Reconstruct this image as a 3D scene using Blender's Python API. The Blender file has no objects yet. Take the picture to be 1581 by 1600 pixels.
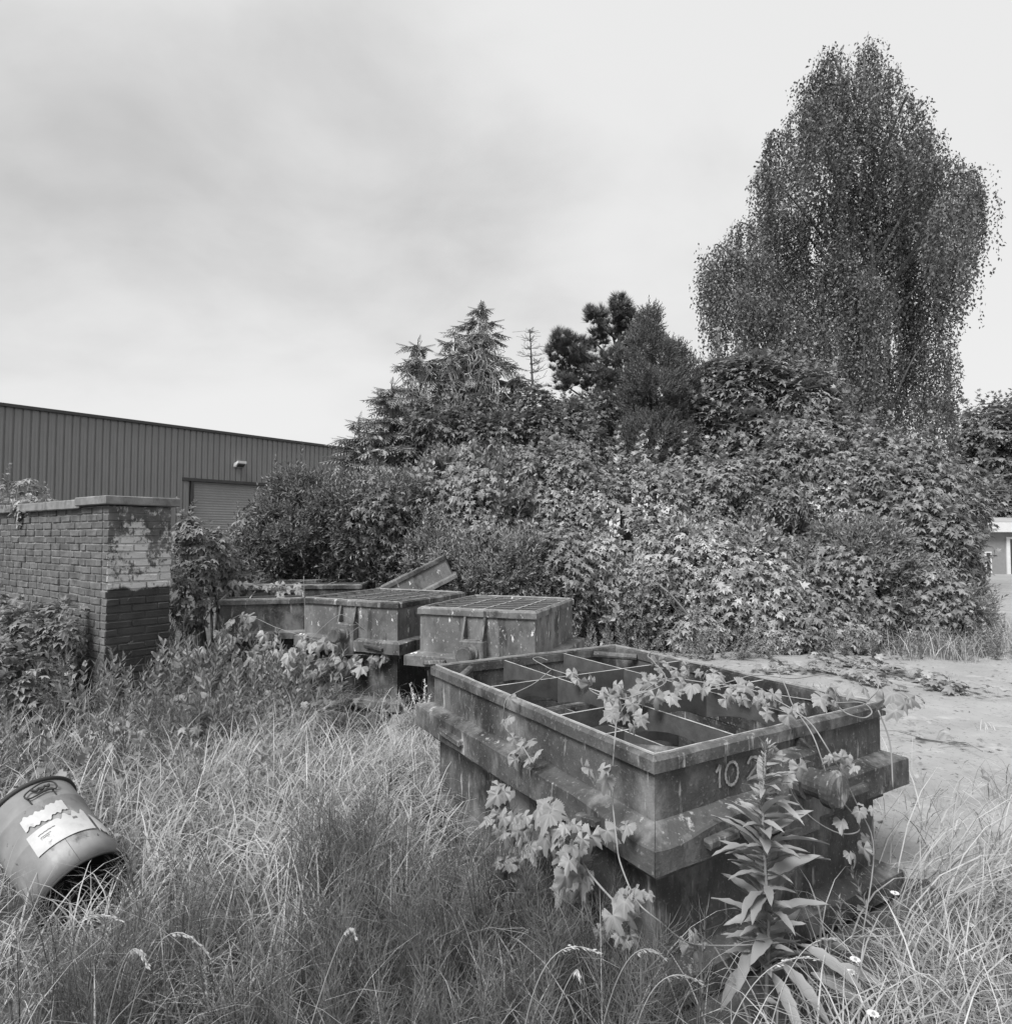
import bpy, math, numpy as np
from mathutils import Vector, Matrix, Euler
R = math.radians
rng = np.random.default_rng(11)
scn = bpy.context.scene
col = scn.collection

# ------------------------------------------------------------------ camera
F, CX, CY, HZ, EYE = 1000.0, 790.5, 800.0, 838.0, 1.6
TILT = math.atan((HZ - CY) / F)
cam_d = bpy.data.cameras.new('camera'); cam = bpy.data.objects.new('camera', cam_d); col.objects.link(cam)
cam_d.sensor_fit = 'HORIZONTAL'; cam_d.sensor_width = 36; cam_d.lens = 36 * F / 1581.0
cam_d.clip_start = .05; cam_d.clip_end = 2000
cam.location = (0, 0, EYE); cam.rotation_euler = (math.pi / 2 + TILT, 0, 0)
scn.camera = cam

# ------------------------------------------------------------------ world (overcast, black-and-white photograph)
SUN_AZ, SUN_EL = R(232), R(52)          # direction towards the sun, azimuth from +X counter-clockwise
world = bpy.data.worlds.new('World'); scn.world = world; world.use_nodes = True
wn, wl = world.node_tree.nodes, world.node_tree.links
wn.clear()
def wnode(t, **k):
    n = wn.new(t)
    for a, b in k.items(): setattr(n, a, b)
    return n
def wmath(op, a, b=None, clamp=False):
    n = wnode('ShaderNodeMath', operation=op, use_clamp=clamp)
    for i, v in enumerate((a, b)):
        if v is None: continue
        if isinstance(v, (int, float)): n.inputs[i].default_value = v
        else: wl.new(v, n.inputs[i])
    return n.outputs[0]
tc = wnode('ShaderNodeTexCoord')
sep = wnode('ShaderNodeSeparateXYZ'); wl.new(tc.outputs['Generated'], sep.inputs[0])
zz = wmath('MAXIMUM', wmath('ADD', sep.outputs[2], .42), .05)
comb = wnode('ShaderNodeCombineXYZ')
wl.new(wmath('DIVIDE', sep.outputs[0], zz), comb.inputs[0]); wl.new(wmath('DIVIDE', sep.outputs[1], zz), comb.inputs[1])
def cloud(scale, detail, rough, off, dist):
    mp = wnode('ShaderNodeMapping'); mp.inputs['Location'].default_value = off; mp.inputs['Rotation'].default_value = (0, 0, R(-18))
    mp.inputs['Scale'].default_value = (.9, 1.1, 1)
    wl.new(comb.outputs[0], mp.inputs[0])
    n = wnode('ShaderNodeTexNoise'); n.inputs['Scale'].default_value = scale; n.inputs['Detail'].default_value = detail
    n.inputs['Roughness'].default_value = rough; n.inputs['Distortion'].default_value = dist
    wl.new(mp.outputs[0], n.inputs['Vector']); return n.outputs['Fac']
big = cloud(.9, 4, .5, (2.4, 7.3, 0), .15)
fine = cloud(3.2, 6, .55, (1.3, 5.2, 0), .2)
mixn = wmath('ADD', wmath('ADD', wmath('MULTIPLY', big, .5), wmath('MULTIPLY', fine, .25)), .125)
# one broad dark cloud bank, left of the birch
dotn = wnode('ShaderNodeVectorMath', operation='DISTANCE')
mv = wnode('ShaderNodeVectorMath', operation='MULTIPLY'); mv.inputs[1].default_value = (.75, 1, 1.7)
wl.new(tc.outputs['Generated'], mv.inputs[0]); wl.new(mv.outputs[0], dotn.inputs[0])
bank_dir = Vector((-.30, .85, .43)).normalized(); dotn.inputs[1].default_value = (bank_dir.x * .75, bank_dir.y, bank_dir.z * 1.7)
bank = wnode('ShaderNodeMapRange', interpolation_type='SMOOTHSTEP'); wl.new(dotn.outputs['Value'], bank.inputs[0])
bank.inputs[1].default_value = .05; bank.inputs[2].default_value = .62; bank.inputs[3].default_value = -.085; bank.inputs[4].default_value = .04
mixn = wmath('ADD', mixn, bank.outputs[0])
ramp = wnode('ShaderNodeValToRGB'); wl.new(mixn, ramp.inputs[0])
ramp.color_ramp.interpolation = 'EASE'
ramp.color_ramp.elements[0].position = .30; ramp.color_ramp.elements[0].color = (.54, .54, .54, 1)
ramp.color_ramp.elements[1].position = .57; ramp.color_ramp.elements[1].color = (.89, .89, .89, 1)
horiz = wnode('ShaderNodeMapRange', interpolation_type='SMOOTHSTEP'); wl.new(sep.outputs[2], horiz.inputs[0])
horiz.inputs[1].default_value = .02; horiz.inputs[2].default_value = .42; horiz.inputs[3].default_value = .75; horiz.inputs[4].default_value = 0
mx = wnode('ShaderNodeMix', data_type='FLOAT'); wl.new(horiz.outputs[0], mx.inputs[0])
rb = wnode('ShaderNodeRGBToBW'); wl.new(ramp.outputs[0], rb.inputs[0]); wl.new(rb.outputs[0], mx.inputs[2]); mx.inputs[3].default_value = .90
sky = wnode('ShaderNodeTexSky'); sky.sky_type = 'NISHITA'; sky.sun_disc = False
sky.sun_elevation = SUN_EL; sky.sun_rotation = math.pi / 2 - SUN_AZ
rb2 = wnode('ShaderNodeRGBToBW'); wl.new(sky.outputs[0], rb2.inputs[0])
tot = wmath('ADD', wmath('MULTIPLY', mx.outputs[0], .262), wmath('MULTIPLY', rb2.outputs[0], .003))
bg = wnode('ShaderNodeBackground'); wl.new(tot, bg.inputs['Color']); bg.inputs['Strength'].default_value = 1.0
wo = wnode('ShaderNodeOutputWorld'); wl.new(bg.outputs[0], wo.inputs['Surface'])

sun_d = bpy.data.lights.new('sun', 'SUN'); sun_d.energy = 1.5; sun_d.angle = R(24); sun_d.color = (1, 1, 1)
sun = bpy.data.objects.new('sun', sun_d); col.objects.link(sun)
sv = Vector((math.cos(SUN_AZ) * math.cos(SUN_EL), math.sin(SUN_AZ) * math.cos(SUN_EL), math.sin(SUN_EL)))
sun.rotation_euler = sv.to_track_quat('Z', 'Y').to_euler(); sun.location = sv * 40
scn.view_settings.view_transform = 'Standard'; scn.view_settings.look = 'None'
scn.view_settings.exposure = 1.8; scn.view_settings.gamma = 1.0
scn.cycles.max_bounces = 6; scn.cycles.transparent_max_bounces = 8

# ------------------------------------------------------------------ pixel helpers (photograph 1581 x 1600)
def ray(px, py):
    x = (px - CX) / F; y = -(py - CY) / F; c, s = math.cos(TILT), math.sin(TILT)
    return np.array([x, c - y * s, s + y * c])
EYEV = np.array([0, 0, EYE])
def onz(px, py, z=0.):
    d = ray(px, py); return EYEV + d * ((z - EYE) / d[2])
def aty(px, py, Y):
    d = ray(px, py); return EYEV + d * (Y / d[1])

# ------------------------------------------------------------------ materials (grey: the photograph is black and white)
def mat(name, base, var=.3, scale=6., rough=.8, bump=.0, bump_scale=40., detail=5, spec=.3, stain=None, stretch=(1, 1, 1), coord='Object', metal=0., island=0., transl=0.):
    m = bpy.data.materials.new(name); m.use_nodes = True
    n, l = m.node_tree.nodes, m.node_tree.links
    b = n['Principled BSDF']; b.inputs['Roughness'].default_value = rough; b.inputs['Specular IOR Level'].default_value = spec; b.inputs['Metallic'].default_value = metal
    def mth(op, a, c):
        q = n.new('ShaderNodeMath'); q.operation = op
        for i, v in enumerate((a, c)):
            if isinstance(v, (int, float)): q.inputs[i].default_value = v
            else: l.new(v, q.inputs[i])
        return q.outputs[0]
    if coord == 'World':
        g = n.new('ShaderNodeNewGeometry'); vec = g.outputs['Position']
    else:
        t = n.new('ShaderNodeTexCoord'); vec = t.outputs['Object']
    mp = n.new('ShaderNodeMapping'); mp.inputs['Scale'].default_value = stretch; l.new(vec, mp.inputs[0])
    def noise(s, d, r=.6):
        q = n.new('ShaderNodeTexNoise'); q.inputs['Scale'].default_value = s; q.inputs['Detail'].default_value = d; q.inputs['Roughness'].default_value = r
        l.new(mp.outputs[0], q.inputs['Vector']); return q.outputs['Fac']
    f1 = noise(scale, detail)
    fac = mth('MULTIPLY', mth('SUBTRACT', f1, .5), 2 * var * 1.6)
    val = mth('MULTIPLY', mth('ADD', fac, 1.), base)
    if island:
        gi = n.new('ShaderNodeNewGeometry')
        val = mth('MULTIPLY', val, mth('ADD', mth('MULTIPLY', gi.outputs['Random Per Island'], 2 * island), 1 - island))
        oi = n.new('ShaderNodeObjectInfo')
        val = mth('MULTIPLY', val, mth('ADD', mth('MULTIPLY', oi.outputs['Random'], island), 1 - island / 2))
    if stain:
        for (sv_, ss, lo, hi, st) in stain:      # value, scale, threshold low, high, stretch
            mp2 = n.new('ShaderNodeMapping'); mp2.inputs['Scale'].default_value = st; l.new(vec, mp2.inputs[0])
            q = n.new('ShaderNodeTexNoise'); q.inputs['Scale'].default_value = ss; q.inputs['Detail'].default_value = 6; q.inputs['Roughness'].default_value = .65
            l.new(mp2.outputs[0], q.inputs['Vector'])
            mr = n.new('ShaderNodeMapRange'); l.new(q.outputs['Fac'], mr.inputs[0]); mr.inputs[1].default_value = lo; mr.inputs[2].default_value = hi
            mm = n.new('ShaderNodeMix'); mm.data_type = 'FLOAT'; l.new(mr.outputs[0], mm.inputs[0]); l.new(val, mm.inputs[2]); mm.inputs[3].default_value = sv_
            val = mm.outputs[0]
    cb = n.new('ShaderNodeCombineColor'); [l.new(val, cb.inputs[i]) for i in range(3)]
    l.new(cb.outputs[0], b.inputs['Base Color'])
    if bump:
        f2 = noise(bump_scale, 6)
        bp = n.new('ShaderNodeBump'); bp.inputs['Strength'].default_value = bump; bp.inputs['Distance'].default_value = .004
        l.new(mth('ADD', f2, mth('MULTIPLY', f1, .25)), bp.inputs['Height']); l.new(bp.outputs[0], b.inputs['Normal'])
    if transl:
        tr = n.new('ShaderNodeBsdfTranslucent'); l.new(cb.outputs[0], tr.inputs['Color'])
        mxs = n.new('ShaderNodeMixShader'); mxs.inputs[0].default_value = transl
        l.new(b.outputs[0], mxs.inputs[1]); l.new(tr.outputs[0], mxs.inputs[2]); l.new(mxs.outputs[0], n['Material Output'].inputs['Surface'])
    return m
M = {}
def leafmat(k, base, rough=.5, spec=.35, island=.45, transl=.25): M[k] = mat(k, base, .25, .9, rough, spec=spec, island=island, transl=transl, coord='World')
leafmat('hop_leaf', .27, .45); leafmat('hop_leaf_near', .26, .5, island=.3); leafmat('privet_leaf', .21, .4, .45); leafmat('maple_leaf', .20, .45)
leafmat('birch_leaf', .165, .45); leafmat('spruce_needle', .26, .6, .25, .3, .1); leafmat('pine_needle', .12, .6, .25, .3, .1); leafmat('cypress', .14, .6, .25)
leafmat('far_leaf', .25, .6); leafmat('weed_leaf', .20, .5); leafmat('tall_weed_leaf', .27, .5, island=.2); leafmat('grass', .36, .55, .3, .5, .3)
leafmat('dry_grass', .42, .6, .2, .25, .3); leafmat('horsetail', .12, .6, .2, .3, .15); leafmat('pale_flower', .7, .7, .1, .15, .3); leafmat('litter_bits', .09, .8, .2, .4, 0.); leafmat('vine_stem', .24, .55, .3, .1, .05)
M['bark'] = mat('bark', .09, .5, 9, .9, .6, 30); M['pale_bark'] = mat('pale_bark', .32, .6, 8, .85, .4, 30, stretch=(1, 1, 3)); M['twig'] = mat('twig', .20, .3, 9, .85)
rust_st = [(.20, 3.2, .52, .70, (1, 1, .45)), (.03, 2.1, .56, .78, (1, 1, .7)), (.36, 14, .66, .78, (1, 1, .22))]
M['iron'] = mat('iron', .075, .7, 5, .7, .9, 60, stain=[(.19, 4.0, .50, .64, (1, 1, .5)), (.026, 2.4, .49, .61, (1, 1, .6)), (.36, 17, .60, .68, (1, 1, .16)), (.18, 60, .58, .68, (1, 1, 1))], spec=.35)
M['iron_edge'] = mat('iron_edge', .34, .5, 9, .7, .6, 55, stain=[(.05, 5, .54, .72, (1, 1, 1)), (.34, 11, .60, .75, (1, 1, 1))])  # pale top edges: polished iron, with sky light put into the colour
M['iron_pale'] = mat('iron_pale', .12, .6, 5, .75, .8, 55, stain=[(.22, 3, .50, .66, (1, 1, .35)), (.05, 3.6, .52, .64, (1, 1, .5)), (.045, 9, .58, .66, (1, 1, .2)), (.6, 13, .625, .665, (1, 1, .5)), (.3, 40, .6, .68, (1, 1, .6))])
M['iron_bar'] = mat('iron_bar', .075, .45, 12, .7, .4, 55)
M['paint_mark'] = mat('paint_mark', .28, .6, 30, .9)
M['brick'] = mat('brick', .13, .6, 9, .95, 1.0, 60, coord='World', island=.28, stain=[(.2, 9, .6, .78, (1, 1, 1)), (.05, 3.1, .55, .75, (1, 1, 1))])
M['mortar'] = mat('mortar', .27, .45, 12, .95, .8, 80, coord='World', stain=[(.1, 4, .5, .7, (1, 1, 1))])
M['coping'] = mat('coping', .20, .5, 7, .95, .8, 60, coord='World', stain=[(.07, 6, .52, .7, (1, 1, .6))])
M['cladding'] = mat('cladding', .19, .10, 3, .55, .05, 20, coord='World', stretch=(1, 1, .3)); M['cladding_dark'] = mat('cladding_dark', .05, .15, 3, .5, coord='World')
M['door_sheet'] = mat('door_sheet', .27, .12, 2, .6, coord='World'); M['white_paint'] = mat('white_paint', .6, .1, 5, .6)
M['glass'] = mat('glass', .05, .1, 3, .1, spec=.6); M['house_wall'] = mat('house_wall', .22, .15, 8, .9, .2, 60, coord='World'); M['roof_felt'] = mat('roof_felt', .3, .2, 3, .8, coord='World')
M['drum_paint'] = mat('drum_paint', .20, .5, 4, .62, .25, 30, spec=.25, stain=[(.33, 6, .54, .70, (1, 1, .4)), (.10, 9, .60, .70, (1, 1, .6)), (.07, 40, .64, .70, (1, 1, 1))])
M['drum_dark'] = mat('drum_dark', .03, .4, 9, .7); M['paper'] = mat('paper', .43, .25, 14, .85, stain=[(.25, 16, .60, .68, (1, 1, 1))]); M['ink'] = mat('ink', .12, .3, 40, .9)
M['cable'] = mat('cable', .12, .1, 3, .7); M['litter'] = mat('litter', .6, .2, 6, .7, .3, 20)
M['soil'] = mat('soil', .075, .6, 3, .98, .9, 35, coord='World', stain=[(.16, 22, .55, .7, (1, 1, 1)), (.03, 5, .52, .7, (1, 1, 1))])
M['concrete'] = mat('concrete', .27, .22, 1.6, .95, .7, 60, coord='World', stain=[(.20, 1.3, .54, .74, (.6, 1.3, 1)), (.13, 30, .57, .68, (1, 1, 1)), (.40, 4, .56, .75, (1, 1, 1))])
# whitewash: brick with old paint between two heights
def whitewash():
    m = M['brick'].copy(); m.name = 'whitewashed_brick'; n, l = m.node_tree.nodes, m.node_tree.links
    b = n['Principled BSDF']; src = b.inputs['Base Color'].links[0].from_socket
    g = n.new('ShaderNodeNewGeometry'); s = n.new('ShaderNodeSeparateXYZ'); l.new(g.outputs['Position'], s.inputs[0])
    def nz(sc, st=(1, 1, 1)):
        mp = n.new('ShaderNodeMapping'); mp.inputs['Scale'].default_value = st; l.new(g.outputs['Position'], mp.inputs[0])
        q = n.new('ShaderNodeTexNoise'); q.inputs['Scale'].default_value = sc; q.inputs['Detail'].default_value = 7; q.inputs['Roughness'].default_value = .7; l.new(mp.outputs[0], q.inputs['Vector']); return q.outputs['Fac']
    def mr(v, a, c, d, e):
        q = n.new('ShaderNodeMapRange'); l.new(v, q.inputs[0])
        for i, x in enumerate((a, c, d, e)): q.inputs[i + 1].default_value = x
        return q.outputs[0]
    def mth(op, a, c):
        q = n.new('ShaderNodeMath'); q.operation = op
        for i, v in enumerate((a, c)):
            if isinstance(v, (int, float)): q.inputs[i].default_value = v
            else: l.new(v, q.inputs[i])
        return q.outputs[0]
    zj = mth('ADD', s.outputs[2], mth('MULTIPLY', mth('SUBTRACT', nz(3.5), .5), .22))
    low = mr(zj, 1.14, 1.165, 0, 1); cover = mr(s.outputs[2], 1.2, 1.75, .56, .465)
    patch = mth('MULTIPLY', low, mr(mth('SUBTRACT', cover, mth('ADD', mth('MULTIPLY', nz(6, (1, 1, .8)), .55), mth('MULTIPLY', nz(30, (1, 1, .8)), .45))), -.03, .035, 0, .95))
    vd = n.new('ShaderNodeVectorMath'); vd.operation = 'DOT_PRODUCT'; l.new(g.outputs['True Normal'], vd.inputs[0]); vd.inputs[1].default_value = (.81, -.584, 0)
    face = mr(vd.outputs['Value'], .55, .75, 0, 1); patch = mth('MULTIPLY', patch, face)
    mx_ = n.new('ShaderNodeMix'); mx_.data_type = 'RGBA'; l.new(patch, mx_.inputs[0])
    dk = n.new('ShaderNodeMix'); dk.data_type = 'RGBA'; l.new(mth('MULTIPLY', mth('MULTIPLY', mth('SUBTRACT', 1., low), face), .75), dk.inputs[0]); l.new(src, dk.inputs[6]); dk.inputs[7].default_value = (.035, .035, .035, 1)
    l.new(dk.outputs[2], mx_.inputs[6]); mx_.inputs[7].default_value = (.56, .56, .56, 1)
    l.new(mx_.outputs[2], b.inputs['Base Color']); M['whitewashed'] = m
whitewash()

# ------------------------------------------------------------------ mesh helpers
def tag(o, label=None, cat=None, group=None, kind=None):
    if label: o['label'] = label
    if cat: o['category'] = cat
    if group: o['group'] = group
    if kind: o['kind'] = kind
    return o
def mesh_from(name, V, T, m, smooth=False):
    """V (n,3) float, T (k,3) int triangles"""
    me = bpy.data.meshes.new(name)
    V = np.ascontiguousarray(V, np.float32); T = np.ascontiguousarray(T, np.int32)
    me.vertices.add(len(V)); me.vertices.foreach_set('co', V.ravel())
    me.loops.add(T.size); me.loops.foreach_set('vertex_index', T.ravel())
    me.polygons.add(len(T)); me.polygons.foreach_set('loop_start', np.arange(0, T.size, 3, dtype=np.int32))
    me.polygons.foreach_set('use_smooth', np.full(len(T), bool(smooth)))
    me.update(calc_edges=True)
    if m: me.materials.append(m)
    return me
def obj(name, me, parent=None, loc=(0, 0, 0), rot=None):
    o = bpy.data.objects.new(name, me); col.objects.link(o); o.parent = parent; o.location = loc
    if rot is not None: o.rotation_euler = rot
    return o
def empty(name, loc=(0, 0, 0), rz=0.):
    o = bpy.data.objects.new(name, None); col.objects.link(o); o.location = loc; o.rotation_euler = (0, 0, rz); o.empty_display_size = .2; return o
class G:
    """triangle soup builder"""
    def __init__(s): s.V = []; s.T = []; s.n = 0
    def add(s, V, T):
        V = np.asarray(V, float); T = np.asarray(T, int)
        if len(V) == 0: return s
        s.V.append(V); s.T.append(T + s.n); s.n += len(V); return s
    def arr(s): return np.concatenate(s.V), np.concatenate(s.T)
    def mesh(s, name, m, off=(0, 0, 0), smooth=False):
        V, T = s.arr(); return mesh_from(name, V - np.asarray(off), T, m, smooth)
    def obj(s, name, m, parent=None, smooth=False, world=True):
        off = np.array(parent.location) if (parent is not None and world) else np.zeros(3)
        return obj(name, s.mesh(name, m, off, smooth), parent)
    def quad(s, a, b, c, d): return s.add([a, b, c, d], [[0, 1, 2], [0, 2, 3]])
    def box(s, lo, hi, ch=0., M4=None):
        (x0, y0, z0), (x1, y1, z1) = lo, hi
        if ch <= 0:
            V = np.array([[x, y, z] for x in (x0, x1) for y in (y0, y1) for z in (z0, z1)], float)
            T = [[0, 1, 3], [0, 3, 2], [4, 6, 7], [4, 7, 5], [0, 4, 5], [0, 5, 1], [2, 3, 7], [2, 7, 6], [0, 2, 6], [0, 6, 4], [1, 5, 7], [1, 7, 3]]
        else:
            V, T = chbox(lo, hi, ch)
        if M4 is not None: V = V @ np.array(M4)[:3, :3].T + np.array(M4)[:3, 3]
        return s.add(V, T)
def hull_tris(pts):
    import bmesh
    bm = bmesh.new(); [bm.verts.new(p) for p in pts]; r = bmesh.ops.convex_hull(bm, input=bm.verts); bmesh.ops.triangulate(bm, faces=bm.faces); bm.verts.index_update()
    V = np.array([v.co[:] for v in bm.verts]); T = np.array([[v.index for v in f.verts] for f in bm.faces]); bm.free(); return V, T
_ch = {}
def chbox(lo, hi, ch):
    lo = np.array(lo, float); hi = np.array(hi, float); c = (lo + hi) / 2; h = (hi - lo) / 2
    key = (tuple(h.round(5)), ch)
    if key not in _ch:
        P = []
        for sx in (-1, 1):
            for sy in (-1, 1):
                for sz in (-1, 1):
                    s = np.array([sx, sy, sz])
                    for k in range(3):
                        e = h - ch; e[k] = h[k]; P.append(s * e)
        _ch[key] = hull_tris(P)
    V, T = _ch[key]; return V + c, T
def frames(tip, nrm):
    Y = tip / np.linalg.norm(tip, axis=1, keepdims=True)
    Z = nrm - (nrm * Y).sum(1, keepdims=True) * Y
    Z /= np.maximum(np.linalg.norm(Z, axis=1, keepdims=True), 1e-6)
    return np.cross(Y, Z), Y, Z
def scatter(g, tmpl, pos, tip, nrm, size, wid=None):
    TV, TT = tmpl; TV = np.asarray(TV, float); TT = np.asarray(TT, int)
    n = len(pos)
    if n == 0: return
    X, Y, Z = frames(tip, nrm); s = np.broadcast_to(np.asarray(size, float), (n,))[:, None, None]
    w = 1. if wid is None else np.asarray(wid)[:, None, None]
    V = pos[:, None, :] + s * (w * TV[None, :, 0, None] * X[:, None] + TV[None, :, 1, None] * Y[:, None] + TV[None, :, 2, None] * Z[:, None])
    T = TT[None] + (np.arange(n) * len(TV))[:, None, None]
    g.add(V.reshape(-1, 3), T.reshape(-1, 3))
def tube(g, pts, rad, k=6, cap=True):
    P = np.asarray(pts, float); n = len(P); rad = np.broadcast_to(np.asarray(rad, float), (n,))
    t = np.gradient(P, axis=0); t /= np.maximum(np.linalg.norm(t, axis=1, keepdims=True), 1e-9)
    ref = np.array([0, 0, 1.]) if abs(t[:, 2]).mean() < .8 else np.array([1., 0, 0])
    u = np.cross(t, ref); u /= np.maximum(np.linalg.norm(u, axis=1, keepdims=True), 1e-9); v = np.cross(t, u)
    a = np.linspace(0, 2 * math.pi, k, endpoint=False)
    V = P[:, None] + rad[:, None, None] * (np.cos(a)[None, :, None] * u[:, None] + np.sin(a)[None, :, None] * v[:, None])
    T = []
    for i in range(n - 1):
        for j in range(k):
            a0, a1, b0, b1 = i * k + j, i * k + (j + 1) % k, (i + 1) * k + j, (i + 1) * k + (j + 1) % k
            T += [[a0, a1, b1], [a0, b1, b0]]
    V = V.reshape(-1, 3)
    if cap:
        c0, c1 = len(V), len(V) + 1; V = np.vstack([V, P[0], P[-1]])
        for j in range(k): T += [[c0, (j + 1) % k, j], [c1, (n - 1) * k + j, (n - 1) * k + (j + 1) % k]]
    g.add(V, T)
def smooth_path(pts, n=8):
    P = np.asarray(pts, float); P = np.vstack([2 * P[0] - P[1], P, 2 * P[-1] - P[-2]]); out = []
    for i in range(1, len(P) - 2):
        for t in np.linspace(0, 1, n, endpoint=False):
            a, b, c, d = P[i - 1], P[i], P[i + 1], P[i + 2]
            out.append(.5 * (2 * b + (c - a) * t + (2 * a - 5 * b + 4 * c - d) * t * t + (3 * b - a - 3 * c + d) * t ** 3))
    out.append(P[-2]); return np.array(out)
def strips(g, pos, az, th0, curl, length, width, nseg=4, twist=None):
    """arching blades; th0 angle from vertical at the base, curl added along the length"""
    n = len(pos); L = (length / nseg)[:, None]
    t = (np.arange(nseg) + .5) / nseg
    th = th0[:, None] + curl[:, None] * t[None] ** 1.4
    dr = np.cumsum(np.sin(th) * L, 1); dz = np.cumsum(np.cos(th) * L, 1)
    dr = np.hstack([np.zeros((n, 1)), dr]); dz = np.hstack([np.zeros((n, 1)), dz])
    ca, sa = np.cos(az)[:, None], np.sin(az)[:, None]
    C = np.stack([pos[:, 0:1] + dr * ca, pos[:, 1:2] + dr * sa, pos[:, 2:3] + dz], -1)
    tw = az if twist is None else az + twist
    S = np.stack([-np.sin(tw), np.cos(tw), np.zeros(n)], -1)
    w = width[:, None] * np.array([.75, 1, .9, .65, .4, .3][:nseg] if nseg <= 6 else np.linspace(1, .3, nseg))[None] * .5
    A = C[:, :nseg] + S[:, None] * w[..., None]; B = C[:, :nseg] - S[:, None] * w[..., None]
    V = np.concatenate([np.stack([A, B], 2).reshape(n, -1, 3), C[:, nseg:]], 1)
    T = []
    for i in range(nseg - 1): T += [[2 * i, 2 * i + 1, 2 * i + 3], [2 * i, 2 * i + 3, 2 * i + 2]]
    T += [[2 * nseg - 2, 2 * nseg - 1, 2 * nseg]]
    T = np.array(T)[None] + (np.arange(n) * V.shape[1])[:, None, None]
    g.add(V.reshape(-1, 3), T.reshape(-1, 3))
    return C
def U(a, b, n): return rng.uniform(a, b, n)
def unit(n):
    v = rng.normal(size=(n, 3)); return v / np.linalg.norm(v, axis=1, keepdims=True)
_ph = rng.uniform(0, 6.28, (6, 3)); _fr = rng.normal(size=(6, 3, 3))
def wob(P, s=1.):
    """cheap smooth noise -1..1"""
    P = np.asarray(P) * s; o = np.zeros(len(P))
    for i in range(6):
        q = P @ _fr[i].T + _ph[i]; o += np.sin(q[:, 0]) * np.sin(q[:, 1] * 1.3 + q[:, 2])
    return o / 3.

# leaf templates: Y to the tip, Z the upper face
LANCE = (np.array([[0, 0, 0], [.17, .42, .05], [0, .5, -.01], [-.17, .42, .05], [0, 1, -.12]]), [[0, 1, 2], [0, 2, 3], [1, 4, 2], [2, 4, 3]])
OVAL = (np.array([[0, 0, 0], [.30, .35, .05], [.2, .75, 0], [0, 1, -.12], [-.2, .75, 0], [-.30, .35, .05], [0, .5, -.03]]), [[6, 0, 1], [6, 1, 2], [6, 2, 3], [6, 3, 4], [6, 4, 5], [6, 5, 0]])
_o = [(0, 0, 0), (.26, -.12, -.03), (.5, .12, -.10), (.27, .27, .02), (.52, .62, -.12), (.20, .55, .01), (0, 1, -.18)]
_o2 = _o + [(-x, y, z) for x, y, z in _o[-2:0:-1]] + [(0, .32, .06)]
LOBED = (np.array(_o2), [[12, i, (i + 1) % 12] for i in range(12)])
SMALL = (np.array([[0, 0, 0], [.3, .4, .06], [0, 1, -.1], [-.3, .4, .06]]), [[0, 1, 2], [0, 2, 3]])
LANCE2 = (np.array([[0, 0, 0], [.17, .45, .05], [0, 1, -.10], [-.17, .45, .05]]), [[0, 1, 2], [0, 2, 3]])
OVAL2 = (np.array([[0, 0, 0], [.30, .4, .05], [.12, .85, 0], [0, 1, -.1], [-.12, .85, 0], [-.30, .4, .05]]), [[0, 1, 2], [0, 2, 3], [0, 3, 4], [0, 4, 5]])
_f = [(0, .05, .05), (.48, .08, -.08), (.26, .28, .02), (.52, .62, -.12), (.19, .55, .02), (0, 1, -.18)]
_f2 = _f + [(-x, y, z) for x, y, z in _f[-2:0:-1]]
LOBED2 = (np.array(_f2), [[0, i, i + 1] for i in range(1, 9)])
def shoot(nl=9, L=1., ll=.42, tmpl=LANCE, ang=55, lw=1.):
    """a leafy shoot along +Y as a template"""
    g = G(); P = []; tp = []; nm = []
    for i in range(nl):
        t = .12 + .88 * i / (nl - 1); a = i * 2.4; r = np.array([math.cos(a), 0, math.sin(a)])
        k = R(ang * (1 - .6 * t)); P.append([0, t * L, 0]); tp.append(r * math.sin(k) + np.array([0, math.cos(k), 0])); nm.append(np.array([0, 1, 0]) * math.sin(k) - r * math.cos(k) * .9 + np.array([0, 0, .4]))
    scatter(g, tmpl, np.array(P), np.array(tp), np.array(nm), ll * (1 - .3 * np.linspace(0, 1, nl)), np.full(nl, lw))
    return g.arr()

# ================================================================== SETTING
def struct(o): o['kind'] = 'structure'; return o
def ground_sheet():
    xs = np.concatenate([[-400, -120, -50], np.arange(-24, 24.1, .4), [50, 120, 400]]); ys = np.concatenate([[-60, -20, -6], np.arange(-2, 24.1, .4), [40, 80, 160, 600]])
    X, Y = np.meshgrid(xs, ys); P = np.stack([X.ravel(), Y.ravel(), np.zeros(X.size)], -1)
    near = (np.abs(P[:, 0]) < 24) & (P[:, 1] < 24)
    P[:, 2] = -.02 + np.where(near, .018 * wob(P, 1.1), 0)
    nx, ny = len(xs), len(ys); I = np.arange((ny - 1) * nx).reshape(ny - 1, nx)[:, :-1].ravel()
    T = np.concatenate([np.stack([I, I + 1, I + nx + 1], -1), np.stack([I, I + nx + 1, I + nx], -1)])
    o = obj('ground', mesh_from('ground', P, T, M['soil'], True)); return struct(o)
ground_sheet()
def slab_inside(P):
    """where the pale concrete yard lies"""
    x, y = P[:, 0], P[:, 1]; e = .25 * wob(np.stack([x, y, x * 0], -1), 1.3)
    edge = np.interp(x, [-1.6, -.9, 0, 1.2, 1.9, 2.6, 4, 9, 40], [9, 4.6, 3.6, 3.3, 3.0, 2.7, 2.4, 2.0, 2.0])
    return (y > edge + e) & (y < 60) & (x > -1.5 + e)
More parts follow.
